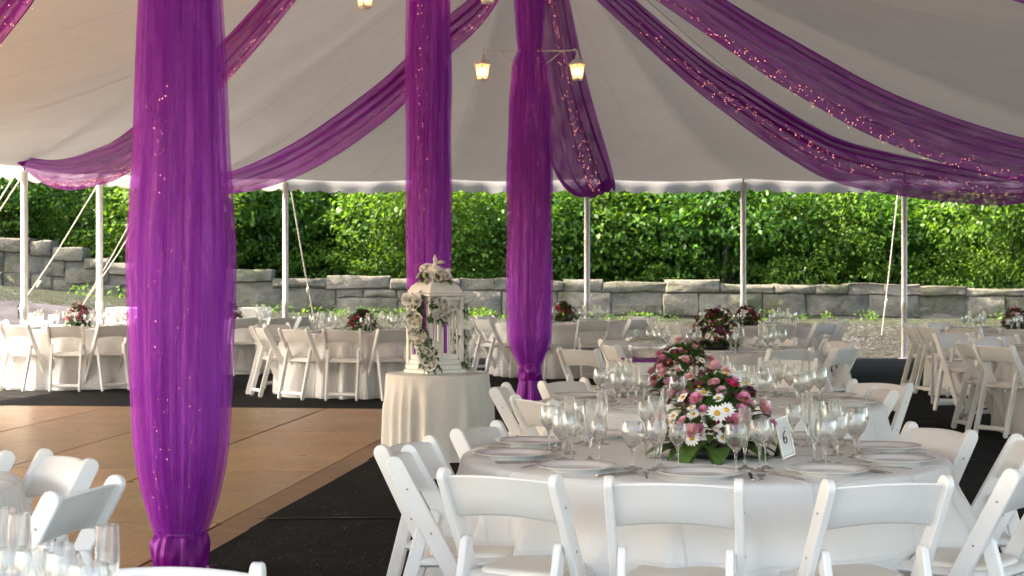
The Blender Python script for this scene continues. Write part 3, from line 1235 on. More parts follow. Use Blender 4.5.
D1 = drape((-1.62, 8.3, .012), [(.12, .095), (.18, .128), (.26, .155), (.36, .182), (.5, .212), (.66, .232), (.95, .245), (1.6, .246), (2.2, .228), (2.8, .202), (3.6, .18), (5.2, .12)], 1, 'largest purple tulle column at the dance floor corner', .17)
D2 = drape((-.69, 14.0, .012), [(.16, .09), (.3, .14), (.6, .165), (1.3, .168), (2.2, .18), (3.0, .185), (3.7, .17), (5.2, .11)], 2, 'slim purple tulle column rising behind the flowered lantern', .20)
D3 = drape((.20, 19.0, .012), [(.30, .085), (.40, .115), (.58, .195), (.72, .232), (1.1, .254), (1.4, .256), (2.4, .245), (3.3, .225), (3.8, .19), (3.92, .13), (4.05, .15), (4.6, .17), (5.2, .14)], 3, 'purple tulle column knotted low below two lit lamps', .40)


def swag(pts, w_mid, w_end0, w_end1, seed, label, tilt=0., nf=4, sideref=None):
    rd = random.Random(seed)
    n = 64
    C = catmull(pts, n)
    ph = [rd.uniform(0, 6.28) for _ in range(6)]
    rows, uvs = [], []
    nu = 48
    run = 0.
    frames = []
    for i, p in enumerate(C):
        t = i / n
        tg = (C[min(n, i + 1)] - C[max(0, i - 1)]).normalized()
        side = Vector((tg.y, -tg.x, 0))
        if side.length < 1e-3:
            side = Vector((1, 0, 0))
        side.normalize()
        upv = side.cross(tg)
        if upv.z < 0:
            upv = -upv
        e = lerp(w_end0, w_end1, t)
        w = e + (w_mid - e) * math.sin(PI * t) ** .75
        wdir = upv * math.cos(tilt) + side * math.sin(tilt)
        ndir = side * math.cos(tilt) - upv * math.sin(tilt)
        frames.append((p, wdir, ndir, w))
        row = []
        run += (p - C[max(0, i - 1)]).length
        uvs.append([(.9 * j / nu, run) for j in range(nu + 1)])
        for j in range(nu + 1):
            u = j / nu
            # folds gather toward the upper edge, the lower edge hangs loose
            uu = u ** 1.25
            off = (.5 - uu) * w
            amp = (.05 + .10 * (1 - u)) * w + .012
            f = math.sin(2 * PI * nf * u + ph[0] + 1.2 * math.sin(t * 3 + ph[1])) * .6 + math.sin(2 * PI * (nf * 1.7) * u + ph[2] + t * 2) * .35
            off += .02 * w * math.sin(t * 9 + u * 5 + ph[3])
            off += .05 * w * math.sin(2 * PI * nf * u + ph[4] + t * 4)
            row.append(p + wdir * off + ndir * (f * amp + .10 * w * math.sin(PI * u)))
        rows.append(row)
    root = empty('ceiling_swag', C[0])
    mb = MB()
    mb.grid([[q - C[0] for q in r] for r in rows], uv=uvs)
    mb.build('tulle', M['tulle_swag'], root, recalc=False, angle=None)
    # tied end
    mb = MB()
    d = (C[-1] - C[-2]).normalized()
    q = C[-1] - C[0]
    mb.tube([q - d * .10, q - d * .02, q + d * .04, q + d * .10], [w_end1 * .5, w_end1 * .36, w_end1 * .42, w_end1 * .15], 12)
    mb.build('tie', M['tulle_knot'], root)
    tag(root, label, 'swag', 'purple tulle swags under the tent roof')
    return root, rows


SW = []
PT1, PT2, PT3 = (-1.62, 8.3), (-.69, 14.0), (.2, 19.0)
SW.append(swag([(.25, 19.05, 5.3), (2.0, 20.2, 3.97), (2.78, 20.76, 3.50), (3.61, 21.33, 3.07), (4.34, 21.8, 2.82), (5.9, 22.9, 2.64), (7.14, 23.7, 2.60), (9.0, 25, 2.95)], .56, .22, .12, 4, 'lower sweeping purple swag lit with fairy lights over the roped pole', nf=5))
SW.append(swag([(-.6, 14.0, 5.1), (1.77, 16, 3.96), (2.85, 16.9, 3.47), (4.06, 17.84, 3.03), (5.78, 19.2, 2.71), (7.6, 20.7, 2.66), (9.6, 22.2, 2.98)], .54, .22, .12, 5, 'upper sweeping sheer purple swag over the white tent poles', nf=5))
SW.append(swag([(.3, 19.1, 5.1), (.58, 21.3, 3.85), (.90, 23.6, 3.05), (1.24, 25.9, 2.72), (1.60, 28.2, 2.93)], .78, .34, .20, 6, 'small purple swag dropping from the lamp drape to the eave', tilt=R(74), nf=5))
SW.append(swag([(.15, 19.05, 5.3), (-.31, 19.8, 4.62), (-.88, 20.7, 4.24), (-1.7, 22, 3.66), (-3.0, 24, 3.07), (-4.3, 26.1, 2.82), (-5.2, 27.5, 2.95)], .50, .2, .12, 7, 'purple swag crossing behind the slim drape to the corner eave', nf=4))
SW.append(swag([(-.75, 14.05, 5.2), (-2.65, 17.2, 3.86), (-4.4, 20, 2.94), (-5.34, 21.5, 2.76), (-6.23, 23, 2.80), (-7.0, 24.2, 3.02)], .50, .22, .10, 8, 'pinkish translucent swag tied to the eave over the two slim poles', nf=4))
SW.append(swag([(-1.7, 8.4, 4.9), (-2.9, 10.05, 3.19), (-4.8, 12.6, 2.85), (-8.9, 17.5, 2.98)], .45, .2, .12, 9, 'end of a purple swag crossing the tent corner above the webbing', nf=4))
SW.append(swag([(-.6, 14.0, 5.2), (1.8, 13.9, 4.5), (4.1, 13.6, 3.86), (6.3, 13.3, 3.1), (10.8, 13.0, 3.0)], .5, .2, .12, 10, 'edge of a third purple swag above the two sweeping ones', nf=4))


# fairy lights
def fairy(path, n_each, jit, label, rad=.007, seed=0, bright=None):
    rd = random.Random(seed)
    o0 = Vector(path[0])
    root = empty('fairy_light_string', o0)
    mb = MB()
    mb.tube([Vector(p) - o0 for p in path], .0022, 4)
    mb.build('wire', M['wire'], root)
    mb = MB()
    for p in path:
        for _ in range(n_each):
            c = Vector(p) - o0 + Vector((rd.gauss(0, jit), rd.gauss(0, jit), rd.gauss(0, jit)))
            r = rad * rd.uniform(.7, 1.3)
            mb.add([c + Vector(v) * r for v in ((1, 0, 0), (-1, 0, 0), (0, 1, 0), (0, -1, 0), (0, 0, 1), (0, 0, -1))],
                   [(0, 2, 4), (2, 1, 4), (1, 3, 4), (3, 0, 4), (2, 0, 5), (1, 2, 5), (3, 1, 5), (0, 3, 5)])
    b = mb.build('bulb', M['bulb'], root, smooth=False)
    b['kind'] = 'stuff'
    tag(root, label, 'string lights', 'strings of fairy lights in the tulle')


def swag_lights(rows, lo, hi, dens, label, seed, t0=.05, t1=.98, rad=.0030):
    rd = random.Random(seed)
    path = []
    n = len(rows)
    k = 0
    for i in range(int(t0 * n), int(t1 * n)):
        for q in range(3):
            u = lerp(lo, hi, .5 + .5 * math.sin(k * .9 + 1.3 * math.sin(k * .23)))
            j = int(u * (len(rows[0]) - 1))
            a, b = rows[i][j], rows[min(n - 1, i + 1)][j]
            path.append(a.lerp(b, q / 3) + Vector((0, -.035, -.01)))
            k += 1
    fairy(path, dens, .02, label, rad, seed)


swag_lights(SW[0][1], .52, .74, 2, 'orange fairy lights inside the lower sweeping purple swag', 31, .1)
swag_lights(SW[1][1], .84, .985, 2, 'fairy lights along the bottom hem of the upper sweeping swag', 32, .1)
swag_lights(SW[2][1], .36, .50, 2, 'fairy lights running down the small eave swag', 33, .05, .7)
swag_lights(SW[3][1], .68, .85, 1, 'fairy lights in the swag behind the slim drape', 34, .05, .9, .003)
swag_lights(SW[4][1], .80, .96, 2, 'fairy lights in the pinkish translucent swag', 35, .15, .85, .003)
swag_lights(SW[5][1], .7, .95, 1, 'fairy lights in the swag at the tent corner', 36, .1, .7, .003)
swag_lights(SW[6][1], .7, .95, 1, 'fairy lights in the third swag edge', 37, .3, .9, .003)


def drape_lights(c, rfront, x0, z0, z1, n, label, seed, rad):
    rd = random.Random(seed)
    path = []
    x = x0
    for i in range(n):
        z = lerp(z0, z1, i / (n - 1)) + rd.uniform(-.02, .02)
        x = x0 + .35 * (x - x0) + rd.gauss(0, .022)
        path.append((c[0] + x, c[1] - rfront + rd.uniform(-.02, .02), z))
    fairy(path, 1, .012, label, rad, seed)


drape_lights((-1.62, 8.3), .240, -.055, .34, 2.35, 70, 'cluster of fairy lights down the middle of the largest drape', 41, .0020)
drape_lights((-1.62, 8.3), .240, .075, .45, 1.9, 26, 'thin second string of fairy lights in the largest drape', 42, .0019)
drape_lights((-.69, 14.0), .175, -.06, 1.3, 3.7, 60, 'fairy lights down the slim drape behind the lantern', 43, .0026)
drape_lights((.2, 19.0), .235, .09, .5, 3.9, 50, 'fairy lights down the drape below the lit lamps', 44, .0029)


# ------------------------------------------------------------------ lamps
def make_lamp():
    root = empty('lantern_lamp')
    mb = MB()
    mb.tube([(-.06, 0, 0), (.44, 0, 0), (.50, 0, .02), (.53, 0, -.01), (.53, 0, -.05)], .012, 8)
    mb.tube([(.02, 0, -.26), (.33, 0, -.005)], .008, 6)
    mb.bbox((0.0, 0, -.12), (.02, .05, .36), .004)
    mb.build('bracket', M['lampmetal'], root)
    lx = .53
    mb = MB()
    mb.lathe([(0, -.05), (.02, -.055), (.03, -.08), (.022, -.095), (.05, -.115), (.075, -.135), (.115, -.165), (.118, -.175), (.09, -.178)], 4, (lx, 0, 0))
    for k in range(4):
        a = PI / 2 * k
        mb.tube([(lx + .10 * math.cos(a), .10 * math.sin(a), -.172), (lx + .06 * math.cos(a), .06 * math.sin(a), -.365)], .007, 5)
    mb.lathe([(.064, -.36), (.07, -.37), (.05, -.39), (0, -.395)], 4, (lx, 0, 0))
    mb.build('lantern_frame', M['lampmetal'], root, angle=30)
    mb = MB()
    mb.lathe([(.092, -.178), (.056, -.36)], 4, (lx, 0, 0))
    mb.build('lantern_glass', M['lampglass'], root, smooth=False)
    mb = MB()
    mb.lathe([(0, -.21), (.018, -.225), (.028, -.26), (.022, -.295), (.012, -.32), (0, -.325)], 10, (lx, 0, 0))
    mb.build('bulb', M['lampbulb'], root)
    return root


lp = make_lamp()
for (pc, z, rot, lab) in ((POLES_C[2], 3.93, PI, 'lit lantern lamp on the bracket facing the slim drape'),
                          (POLES_C[2], 3.93, 0, 'lit lantern lamp on the bracket above the small swag'),
                          (POLES_C[1], 3.98, R(172), 'white lantern lamp bottom above the slim drape, dance floor side'),
                          (POLES_C[1], 3.98, R(-22), 'white lantern lamp bottom above the swag crossing the slim drape')):
    o = inst(lp, (pc.x, pc.y, z), rot, .87)
    o.location.x += .07 * math.cos(rot); o.location.y += .07 * math.sin(rot)
    tag(o, lab, 'lamp', 'lantern lamps on the centre poles')


# ------------------------------------------------------------------ folding chair
def stadium(l, w, n=6, taper=1.0):
    """outline of a plank of length l along +v, rounded ends"""
    o = []
    for k in range(n + 1):
        a = -PI / 2 + PI * k / n
        o.append((w / 2 * taper * math.cos(a + PI / 2) * -1 if False else w / 2 * math.sin(a), l + w / 2 * math.cos(a) - w / 2))
    for k in range(n + 1):
        a = PI / 2 + PI * k / n
        o.append((w / 2 * math.sin(a) * taper, w / 2 * taper + w / 2 * taper * math.cos(a)))
    return o


def plank(mb, x, p, q, w, t):
    """side plank in plane x=const from p=(y,z) bottom to q=(y,z) top"""
    d = Vector((q[0] - p[0], q[1] - p[1]))
    l = d.length
    d.normalize()
    s = Vector((d.y, -d.x))
    mb.outline(stadium(l, w), t, lambda u, v, ww: Vector((x + ww, p[0] + d.x * v + s.x * u, p[1] + d.y * v + s.y * u)), .004)


UP0, UP1 = (.205, 0.0), (-.235, .812)


def up_y(z):
    t = z / .812
    return lerp(UP0[0], UP1[0], t)


def make_chair(bolts=False):
    root = empty('folding_chair')
    for s in (-1, 1):
        mb = MB(); plank(mb, s * .206, UP0, UP1, .062, .029)
        mb.build('front_leg', M['chair'], root)
        mb = MB(); plank(mb, s * .174, (-.275, 0), (-.118, .575), .050, .026)
        mb.build('rear_leg', M['chair'], root)
    # backrest: a curved slat with arched lower edge
    mb = MB()
    rows = []
    nx = 16
    front, back = [], []
    for i in range(nx + 1):
        x = lerp(-.192, .192, i / nx)
        q = 1 - (x / .192) ** 2
        zt = .788 + .010 * q
        zb = .640 + .020 * q
        b = -.022 * q
        col = []
        for (z, dy) in ((zb, .003), (zb + .006, .009), (lerp(zb, zt, .5), .010), (zt - .006, .009), (zt, .003), (zt, -.003), (zt - .006, -.009), (lerp(zb, zt, .5), -.010), (zb + .006, -.009), (zb, -.003)):
            col.append((x, up_y(z) + b + dy, z))
        rows.append(col)
    mb.grid(rows, closed=True)
    mb.add(rows[0], [tuple(range(10))]); mb.add(rows[-1], [tuple(range(9, -1, -1))])
    mb.build('backrest', M['chair'], root, angle=50)
    # seat frame + pad
    mb = MB()
    mb.bbox((0, .04, .435), (.372, .375, .032), .010)
    mb.build('seat_frame', M['chair'], root)
    mb = MB()
    rows = []
    for (k, z) in ((1.0, .4515), (1.0, .458), (.97, .4655), (.9, .469), (.6, .471), (.02, .4715)):
        row = []
        for i in range(36):
            a = 2 * PI * i / 36
            cs_, sn = math.cos(a), math.sin(a)
            ex = .5
            row.append((.158 * k * math.copysign(abs(cs_) ** ex, cs_), .045 + .158 * k * math.copysign(abs(sn) ** ex, sn), z))
        rows.append(row)
    mb.grid(rows, closed=True)
    mb.add(rows[-1], [tuple(range(36))])
    mb.build('seat_pad', M['pad'], root, angle=60)
    mb = MB(); mb.bbox((0, -.257, .075), (.322, .020, .040), .005, Matrix.Rotation(R(-15), 3, 'X'))
    mb.build('rear_stretcher', M['chair'], root)
    mb = MB(); mb.bbox((0, up_y(.12), .12), (.384, .020, .036), .005, Matrix.Rotation(R(28), 3, 'X'))
    mb.build('front_stretcher', M['chair'], root)
    if bolts:
        for s in (-1, 1):
            for z in (.70, .545):
                mb = MB()
                y = up_y(z)
                mb.tube([(s * .2195, y, z), (s * .2222, y, z)], .004, 8)
                mb.build('bolt', M['chairbolt'], root)
    return root


CH = make_chair(True)
NCH = [0]


def chair(bx, by, tx, ty, label, group, turn=0.0):
    """chair whose backrest top stands at (bx,by), facing the table centre"""
    f = Vector((tx - bx, ty - by, 0)).normalized()
    rz = math.atan2(-f.x, f.y) + turn
    f = Vector((-math.sin(rz), math.cos(rz), 0))
    o = inst(CH, (bx + f.x * .235, by + f.y * .235, .009), rz)
    tag(o, label, 'folding chair', group)
    NCH[0] += 1
    return o


# ------------------------------------------------------------------ table linen and tableware
def cloth(name, R0, zt, seed, mat, nfold=15, amp=.08, flare=.08, zlow=.012, n=360):
    rd = random.Random(seed)
    ph = [rd.uniform(0, 6.28) for _ in range(6)]
    mb = MB()
    rows = []
    rings = [(.001, 0), (.4, 0), (.8, 0), (.95, 0), (.985, -.0015), (1.0, -.008), (1.006, -.02)]
    for rr_, dz in rings:
        rows.append([(R0 * rr_ * math.cos(2 * PI * k / n), R0 * rr_ * math.sin(2 * PI * k / n), zt + dz) for k in range(n)])
    for i in range(1, 15):
        t = i / 14
        z = lerp(zt - .02, zlow, t)
        row = []
        for k in range(n):
            a = 2 * PI * k / n
            w = a + .16 * math.sin(3 * a + ph[0]) + .08 * math.sin(5 * a + ph[1])
            f = 2.0 * abs(math.cos(nfold * .5 * w + ph[2])) ** (3.2 - 1.2 * t) - .75
            f *= .75 + .45 * math.sin(2 * a + ph[4]) * math.sin(5 * a + ph[5])
            f = f + .35 * math.sin(4 * a + ph[3])
            e = sm(min(1, t * 2.4)) * .6 + t * .4
            r = R0 * 1.006 + flare * e + amp * e * f
            row.append((r * math.cos(a), r * math.sin(a), z))
        rows.append(row)
    mb.grid(rows, closed=True)
    return mb.build(name, mat, None, recalc=False, angle=None)


CLO = cloth('tablecloth', .955, .75, 3, M['cloth'], 20, .075)
CLO2 = cloth('tablecloth', .955, .75, 8, M['cloth'], 22, .07)


def make_lathe_thing(name, prof, mat, n=22, angle=50):
    mb = MB(); mb.lathe(prof, n)
    return mb.build(name, mat, None, recalc=False, angle=angle)


def glass_prof(h, rb, rmax, rrim, stem, foot=.034):
    b0 = stem
    P = [(0, .001), (foot, .001), (foot, .0025), (foot * .5, .006), (.007, .012), (.0042, .03), (.0038, b0 * .7), (.006, b0 - .004)]
    for i in range(1, 9):
        t = i / 8
        r = rmax * math.sin(min(1, t * 1.75) * PI / 2) ** .8 if t < .57 else lerp(rmax, rrim, ((t - .57) / .43) ** 1.3)
        P.append((r, lerp(b0, h, t)))
    P.append((rrim - .0012, h + .0006))
    # inner surface
    for i in range(8, 0, -1):
        t = i / 8
        r = rmax * math.sin(min(1, t * 1.75) * PI / 2) ** .8 if t < .57 else lerp(rmax, rrim, ((t - .57) / .43) ** 1.3)
        P.append((max(.0005, r - .0022), lerp(b0 + .004, h, t)))
    P.append((0, b0 + .004))
    return P


WG = make_lathe_thing('wine_glass', glass_prof(.185, .01, .038, .030, .085), M['glass'])
GB = make_lathe_thing('water_goblet', glass_prof(.172, .01, .043, .036, .070, .037), M['glass'])
FL = make_lathe_thing('champagne_flute', glass_prof(.225, .01, .0245, .0225, .075, .032), M['glass'])
TU = make_lathe_thing('tumbler', [(0, .001), (.030, .001), (.034, .006), (.037, .13), (.0355, .1305), (.0325, .014), (0, .012)], M['glass'])
PL = make_lathe_thing('dinner_plate', [(0, .003), (.085, .003), (.092, .0), (.096, .004), (.118, .012), (.150, .0195), (.1515, .0215), (.149, .0225), (.116, .0155), (.100, .0085), (.094, .007), (0, .0065)], M['plate'], 48)


def cutlery(kind):
    mb = MB()
    if kind == 'fork':
        mb.outline([(-.004, 0), (.004, 0), (.0055, .03), (.003, .10), (.003, .13), (-.003, .13), (-.003, .10), (-.0055, .03)], .0025, lambda u, v, w: Vector((u, v, .003 + w + .004 * math.sin(v * 16))), .0008)
        mb.outline([(-.003, .129), (.003, .129), (.011, .150), (-.011, .150)], .002, lambda u, v, w: Vector((u, v, .006 + w)), .0006)
        for k in range(4):
            x = -.0095 + .0063 * k
            mb.outline([(x - .0018, .149), (x + .0018, .149), (x + .001, .190), (x - .001, .190)], .0018, lambda u, v, w: Vector((u, v, .006 + w + (v - .149) * .1)), .0005)
    elif kind == 'knife':
        mb.outline([(-.005, 0), (.005, 0), (.0065, .03), (.005, .10), (-.005, .10), (-.0065, .03)], .005, lambda u, v, w: Vector((u, v, .004 + w)), .0015)
        mb.outline([(-.004, .099), (.005, .099), (.010, .14), (.009, .20), (.002, .228), (-.003, .21)], .002, lambda u, v, w: Vector((u, v, .004 + w)), .0006)
    else:
        mb.outline([(-.004, 0), (.004, 0), (.005, .03), (.003, .12), (-.003, .12), (-.005, .03)], .0025, lambda u, v, w: Vector((u, v, .003 + w)), .0008)
        mb.outline([(.016 * math.sin(a) * (1 + .2 * math.cos(a)), .148 + .030 * math.cos(a)) for a in [2 * PI * k / 16 for k in range(16)]], .002, lambda u, v, w: Vector((u, v, .0045 + w + 9 * (u * u))), .0006)
    return mb.build(kind, M['steel'])


FK, KN, SPN = cutlery('fork'), cutlery('knife'), cutlery('spoon')


# ------------------------------------------------------------------ flowers
def bloom_daisy(r, npet, wpet, up, layers=1, eye=.28, seed=0):
    """flat-petalled bloom facing +z; material 0 petals, 1 eye"""
    rd = random.Random(seed)
    mb = MB()
    for l in range(layers):
        rl = r * (1 - .18 * l)
        for k in range(npet):
            a = 2 * PI * (k + .5 * l) / npet + rd.uniform(-.06, .06)
            z0 = .004 + .006 * l
            zz = up * (1 + .5 * l) + rd.uniform(-.003, .003)
            ca, sa = math.cos(a), math.sin(a)
            rl2 = rl * rd.uniform(.92, 1.06)

            def P(u, v, w):
                return Vector((ca * u - sa * v, sa * u + ca * v, w))
            mb.add([P(eye * r * .6, -wpet * .4, z0), P(eye * r * .6, wpet * .4, z0), P(rl2 * .65, wpet, z0 + zz * .6), P(rl2 * .65, 0, z0 + zz * .6 - .003), P(rl2 * .65, -wpet, z0 + zz * .6), P(rl2, wpet * .35, z0 + zz * .8), P(rl2, -wpet * .35, z0 + zz * .8)],
                   [(0, 1, 3), (1, 2, 3), (0, 3, 4), (3, 2, 5), (3, 5, 6), (4, 3, 6)])
    mb.cur = 1
    e = eye * r
    mb.lathe([(e, .004), (e * .95, .010), (e * .6, .014), (0, .016)], 10)
    return mb


def bloom_rose(r, seed=0):
    rd = random.Random(seed)
    mb = MB()
    for (rad, hgt, n, open_) in ((.28, .95, 3, .0), (.48, .92, 4, .10), (.72, .80, 5, .22), (1.0, .62, 6, .38)):
        for k in range(n):
            a0 = 2 * PI * k / n + rad * 3
            rows = []
            for j in range(5):
                t = j / 4
                row = []
                for i in range(6):
                    s = i / 5 - .5
                    a = a0 + s * 2 * PI / n * 1.45
                    edge = 1 - (abs(s) * 2) ** 2.4 * .3
                    rr_ = r * rad * (.35 + .65 * math.sin(min(1, t * 1.25) * PI / 2)) * (1 + open_ * t * t)
                    z = r * hgt * t * edge * 1.15 - r * .2 - (open_ * r * .45 * max(0, t - .7))
                    row.append((rr_ * math.cos(a), rr_ * math.sin(a), z))
                rows.append(row)
            mb.grid(rows)
    return mb


BL = {}
BL['daisy'] = bloom_daisy(.038, 15, .0062, .004, 1, .3, 1)
BL['aster'] = bloom_daisy(.032, 20, .0050, .010, 2, .34, 2)
BL['mum'] = bloom_daisy(.034, 19, .0034, .012, 3, .2, 3)
BL['rose'] = bloom_rose(.030, 4)
BL['bigrose'] = bloom_rose(.045, 5)
BMESH = {}


def bloom(kind, pet, parent, loc, direction, scale=1.0, spin=0.0, name=None):
    key = (kind, pet)
    nm = name or {'daisy': 'daisy', 'aster': 'aster', 'mum': 'chrysanthemum', 'rose': 'rose', 'bigrose': 'rose'}[kind]
    if key not in BMESH:
        o = BL[kind].build(nm, [M[pet], M['eye']] if kind in ('daisy', 'aster', 'mum') else M[pet], parent, recalc=False, angle=None)
        BMESH[key] = o.data
    else:
        o = bpy.data.objects.new(nm, BMESH[key])
        COL.objects.link(o)
        o.parent = parent
    q = Vector((0, 0, 1)).rotation_difference(Vector(direction).normalized())
    o.rotation_mode = 'QUATERNION'
    from mathutils import Quaternion
    o.rotation_quaternion = q @ Quaternion((0, 0, 1), spin)
    o.location = loc
    o.scale = (scale,) * 3
    return o


def leaf_blade(mb, base, d, l, w, curl=.3):
    d = Vector(d).normalized()
    s = d.cross(Vector((0, 0, 1)))
    if s.length < .01:
        s = Vector((1, 0, 0))
    s.normalize()
    n = s.cross(d)
    rows = []
    for i in range(6):
        t = i / 5
        c = Vector(base) + d * (l * t) - n * (-curl * l * (t - t * t * 1.6)) + Vector((0, 0, -curl * l * t * t * .5))
        ww = w * math.sin(PI * min(.98, t * .9 + .06)) ** .8 * .5
        rows.append([c - s * ww + n * ww * .25, c, c + s * ww + n * ww * .25])
    mb.grid(rows)


def centrepiece(mix, seed, nb=40, rad=.19, hgt=.235):
    rd = random.Random(seed)
    root = empty('flower_centrepiece')
    mb = MB()
    for k in range(30):          # broad leaves round the base
        a = 2 * PI * k / 30 + rd.uniform(-.15, .15)
        r0 = rd.uniform(.05, .12)
        leaf_blade(mb, (r0 * math.cos(a), r0 * math.sin(a), rd.uniform(.015, .07)), (math.cos(a), math.sin(a), rd.uniform(-.05, .7)), rd.uniform(.10, .17), rd.uniform(.05, .085), rd.uniform(.2, .6))
    for k in range(240):         # foliage between the blooms
        a = rd.uniform(0, 2 * PI)
        e = rd.uniform(.05, 1.5)
        d = Vector((math.cos(a) * math.cos(e), math.sin(a) * math.cos(e), math.sin(e)))
        p = Vector((d.x * rad * .72, d.y * rad * .72, .04 + d.z * hgt * .78))
        leaf_blade(mb, p, d + Vector((rd.uniform(-.6, .6), rd.uniform(-.6, .6), rd.uniform(-.2, .5))), rd.uniform(.05, .10), rd.uniform(.018, .04), .3)
    mb.build('foliage', M['leafgreen'], root, recalc=False, angle=None)
    mb = MB()
    mb.lathe([(0, .002), (.10, .002), (.12, .02), (.115, .05), (0, .055)], 20)
    mb.build('bowl', M['black'], root)
    kinds = [k for k, n in mix for _ in range(n)]
    ga = PI * (3 - math.sqrt(5))
    for i in range(nb):
        t = (i + .5) / nb
        e = math.asin(lerp(.16, .99, 1 - t))
        a = i * ga + rd.uniform(-.3, .3)
        d = Vector((math.cos(a) * math.cos(e), math.sin(a) * math.cos(e), math.sin(e)))
        j = rd.uniform(.84, 1.12)
        tp_ = 1.12 - .30 * d.z
        p = Vector((d.x * rad * j * tp_, d.y * rad * j * tp_, .035 + d.z * hgt * j))
        kd, pt = rd.choice(kinds)
        bloom(kd, pt, root, p, d + Vector((rd.uniform(-.35, .35), rd.uniform(-.35, .35), .15)), rd.uniform(.5, .95) * (.85 if kd == 'rose' else 1), rd.uniform(0, 6))
    return root


MIX1 = [(('daisy', 'pet_white'), 13), (('aster', 'pet_wine'), 5), (('mum', 'pet_pink'), 6), (('mum', 'pet_palepink'), 6), (('rose', 'pet_rose'), 1), (('rose', 'pet_palepink'), 2), (('aster', 'pet_plum'), 3)]
MIX2 = [(('aster', 'pet_wine'), 8), (('rose', 'pet_wine'), 5), (('mum', 'pet_palepink'), 3), (('daisy', 'pet_white'), 2), (('rose', 'pet_rose'), 2), (('mum', 'pet_plum'), 5)]
MIX3 = [(('rose', 'pet_rose'), 4), (('aster', 'pet_wine'), 6), (('daisy', 'pet_white'), 3), (('mum', 'pet_plum'), 3)]
CP1 = centrepiece(MIX1, 12, 96, .19, .265)
CP2 = centrepiece(MIX2, 23, 80, .20, .30)
CP3 = centrepiece(MIX3, 34, 56, .17, .21)


def put_centre(pr, x, y, label, rz=0, s=1.0):
    o = inst(pr, (x, y, .751), rz, s)
    tag(o, label, 'centrepiece', 'flower centrepieces on the tables')


# ------------------------------------------------------------------ number card
def stroke_two(h):
    pts = [(-.30, .28), (-.24, .42), (-.05, .50), (.18, .44), (.26, .26), (.16, .05), (-.10, -.22), (-.32, -.44), (-.12, -.40), (.10, -.46), (.36, -.42)]
    return catmull([(p[0] * h, 0, p[1] * h) for p in pts], 40)


def stroke_six(h):
    pts = [(.22, .48), (-.04, .30), (-.24, -.05), (-.22, -.38), (.04, -.48), (.24, -.30), (.16, -.06), (-.06, -.06), (-.22, -.24)]
    return catmull([(p[0] * h, 0, p[1] * h) for p in pts], 40)


def number_card(x, y, rz, w, h, fn, label, roll=0.0):
    root = empty('table_number_card', (x, y, .751), rz)
    lean = Matrix.Rotation(R(-10), 3, 'X') @ Matrix.Rotation(roll, 3, 'Y')
    # frame: four bars butted, leaning back
    mb = MB()
    b = .009
    cz = h / 2 + .002
    for (cx_, cz_, sx, sz) in ((0, b / 2, w, b), (0, h - b / 2, w, b), (-w / 2 + b / 2, h / 2, b, h - 2 * b), (w / 2 - b / 2, h / 2, b, h - 2 * b)):
        mb.bbox(lean @ Vector((cx_, 0, cz_ + .002)), (sx, .008, sz), .0015, lean)
    mb.build('frame', M['cardframe'], root)
    mb = MB(); mb.box(lean @ Vector((0, .001, cz)), (w - 2 * b - .001, .003, h - 2 * b - .001), lean)
    mb.build('card', M['card'], root)
    mb = MB()
    pts = [lean @ (p + Vector((0, -.0016, cz))) for p in fn(h * .30)]
    mb.tube(pts, .0024, 6, True)
    mb.build('numeral', M['ink'], root)
    mb = MB()
    mb.outline([(-.022, .002), (.022, .002), (.012, h * .72), (-.012, h * .72)], .003, lambda u, v, ww: Vector((u, .055 - v * .30 + ww, v)), .0006)
    mb.build('easel_strut', M['black'], root)
    tag(root, label, 'number card')


# ------------------------------------------------------------------ the tables
def setting(tx, ty, ang, tab, seat, full=True, glasses=('flute', 'wine', 'goblet'), grp=None, rplate=.765, kn=True, seed=0):
    """plate, cutlery and glasses for one guest at angle ang (radians) round a table"""
    rd = random.Random(seed)
    c = Vector((math.cos(ang), math.sin(ang), 0))
    sd = Vector((-c.y, c.x, 0))       # guest's right hand
    o = Vector((tx, ty, .7505))
    rz = ang + PI / 2
    p = o + c * rplate
    pl = inst(PL, p)
    tag(pl, f'white dinner plate {seat}' if full else f'white dinner plate on the {tab}', 'plate', f'plates on the {tab}')
    if kn:
        for (pr, off, nm) in ((FK, -.185, 'fork'), (KN, .180, 'knife'), (SPN, .212, 'spoon')):
            q = o + c * (rplate + .10) + sd * off
            k = inst(pr, q, rz + rd.uniform(-.08, .08))
            tag(k, f'steel {nm} beside the plate {seat}', nm, f'cutlery on the {tab}')
    for g_ in glasses:
        if g_ == 'flute':
            q, pr, nm = o + c * .50 + sd * .165, FL, 'tall champagne flute'
        elif g_ == 'wine':
            q, pr, nm = o + c * .57 + sd * .215, WG, 'stemmed wine glass'
        elif g_ == 'goblet':
            q, pr, nm = o + c * .585 + sd * .13, GB, 'round water goblet'
        elif g_ == 'small':
            q, pr, nm = o + c * .475 + sd * .235, WG, 'small second wine glass'
        q = q + Vector((rd.uniform(-.012, .012), rd.uniform(-.012, .012), 0))
        k = inst(pr, q, 0, .9 if g_ == 'small' else None)
        cat = 'champagne flute' if g_ == 'flute' else 'wine glass' if g_ in ('wine', 'small') else 'goblet'
        tag(k, f'{nm} {seat}' if full else f'{nm} in the glass cluster on the {tab}', cat, f'glasses on the {tab}')


def lay_cloth(pr, x, y, label, rz=0):
    o = inst(pr, (x, y, 0), rz)
    tag(o, label, 'tablecloth', 'white cloths on the round tables')


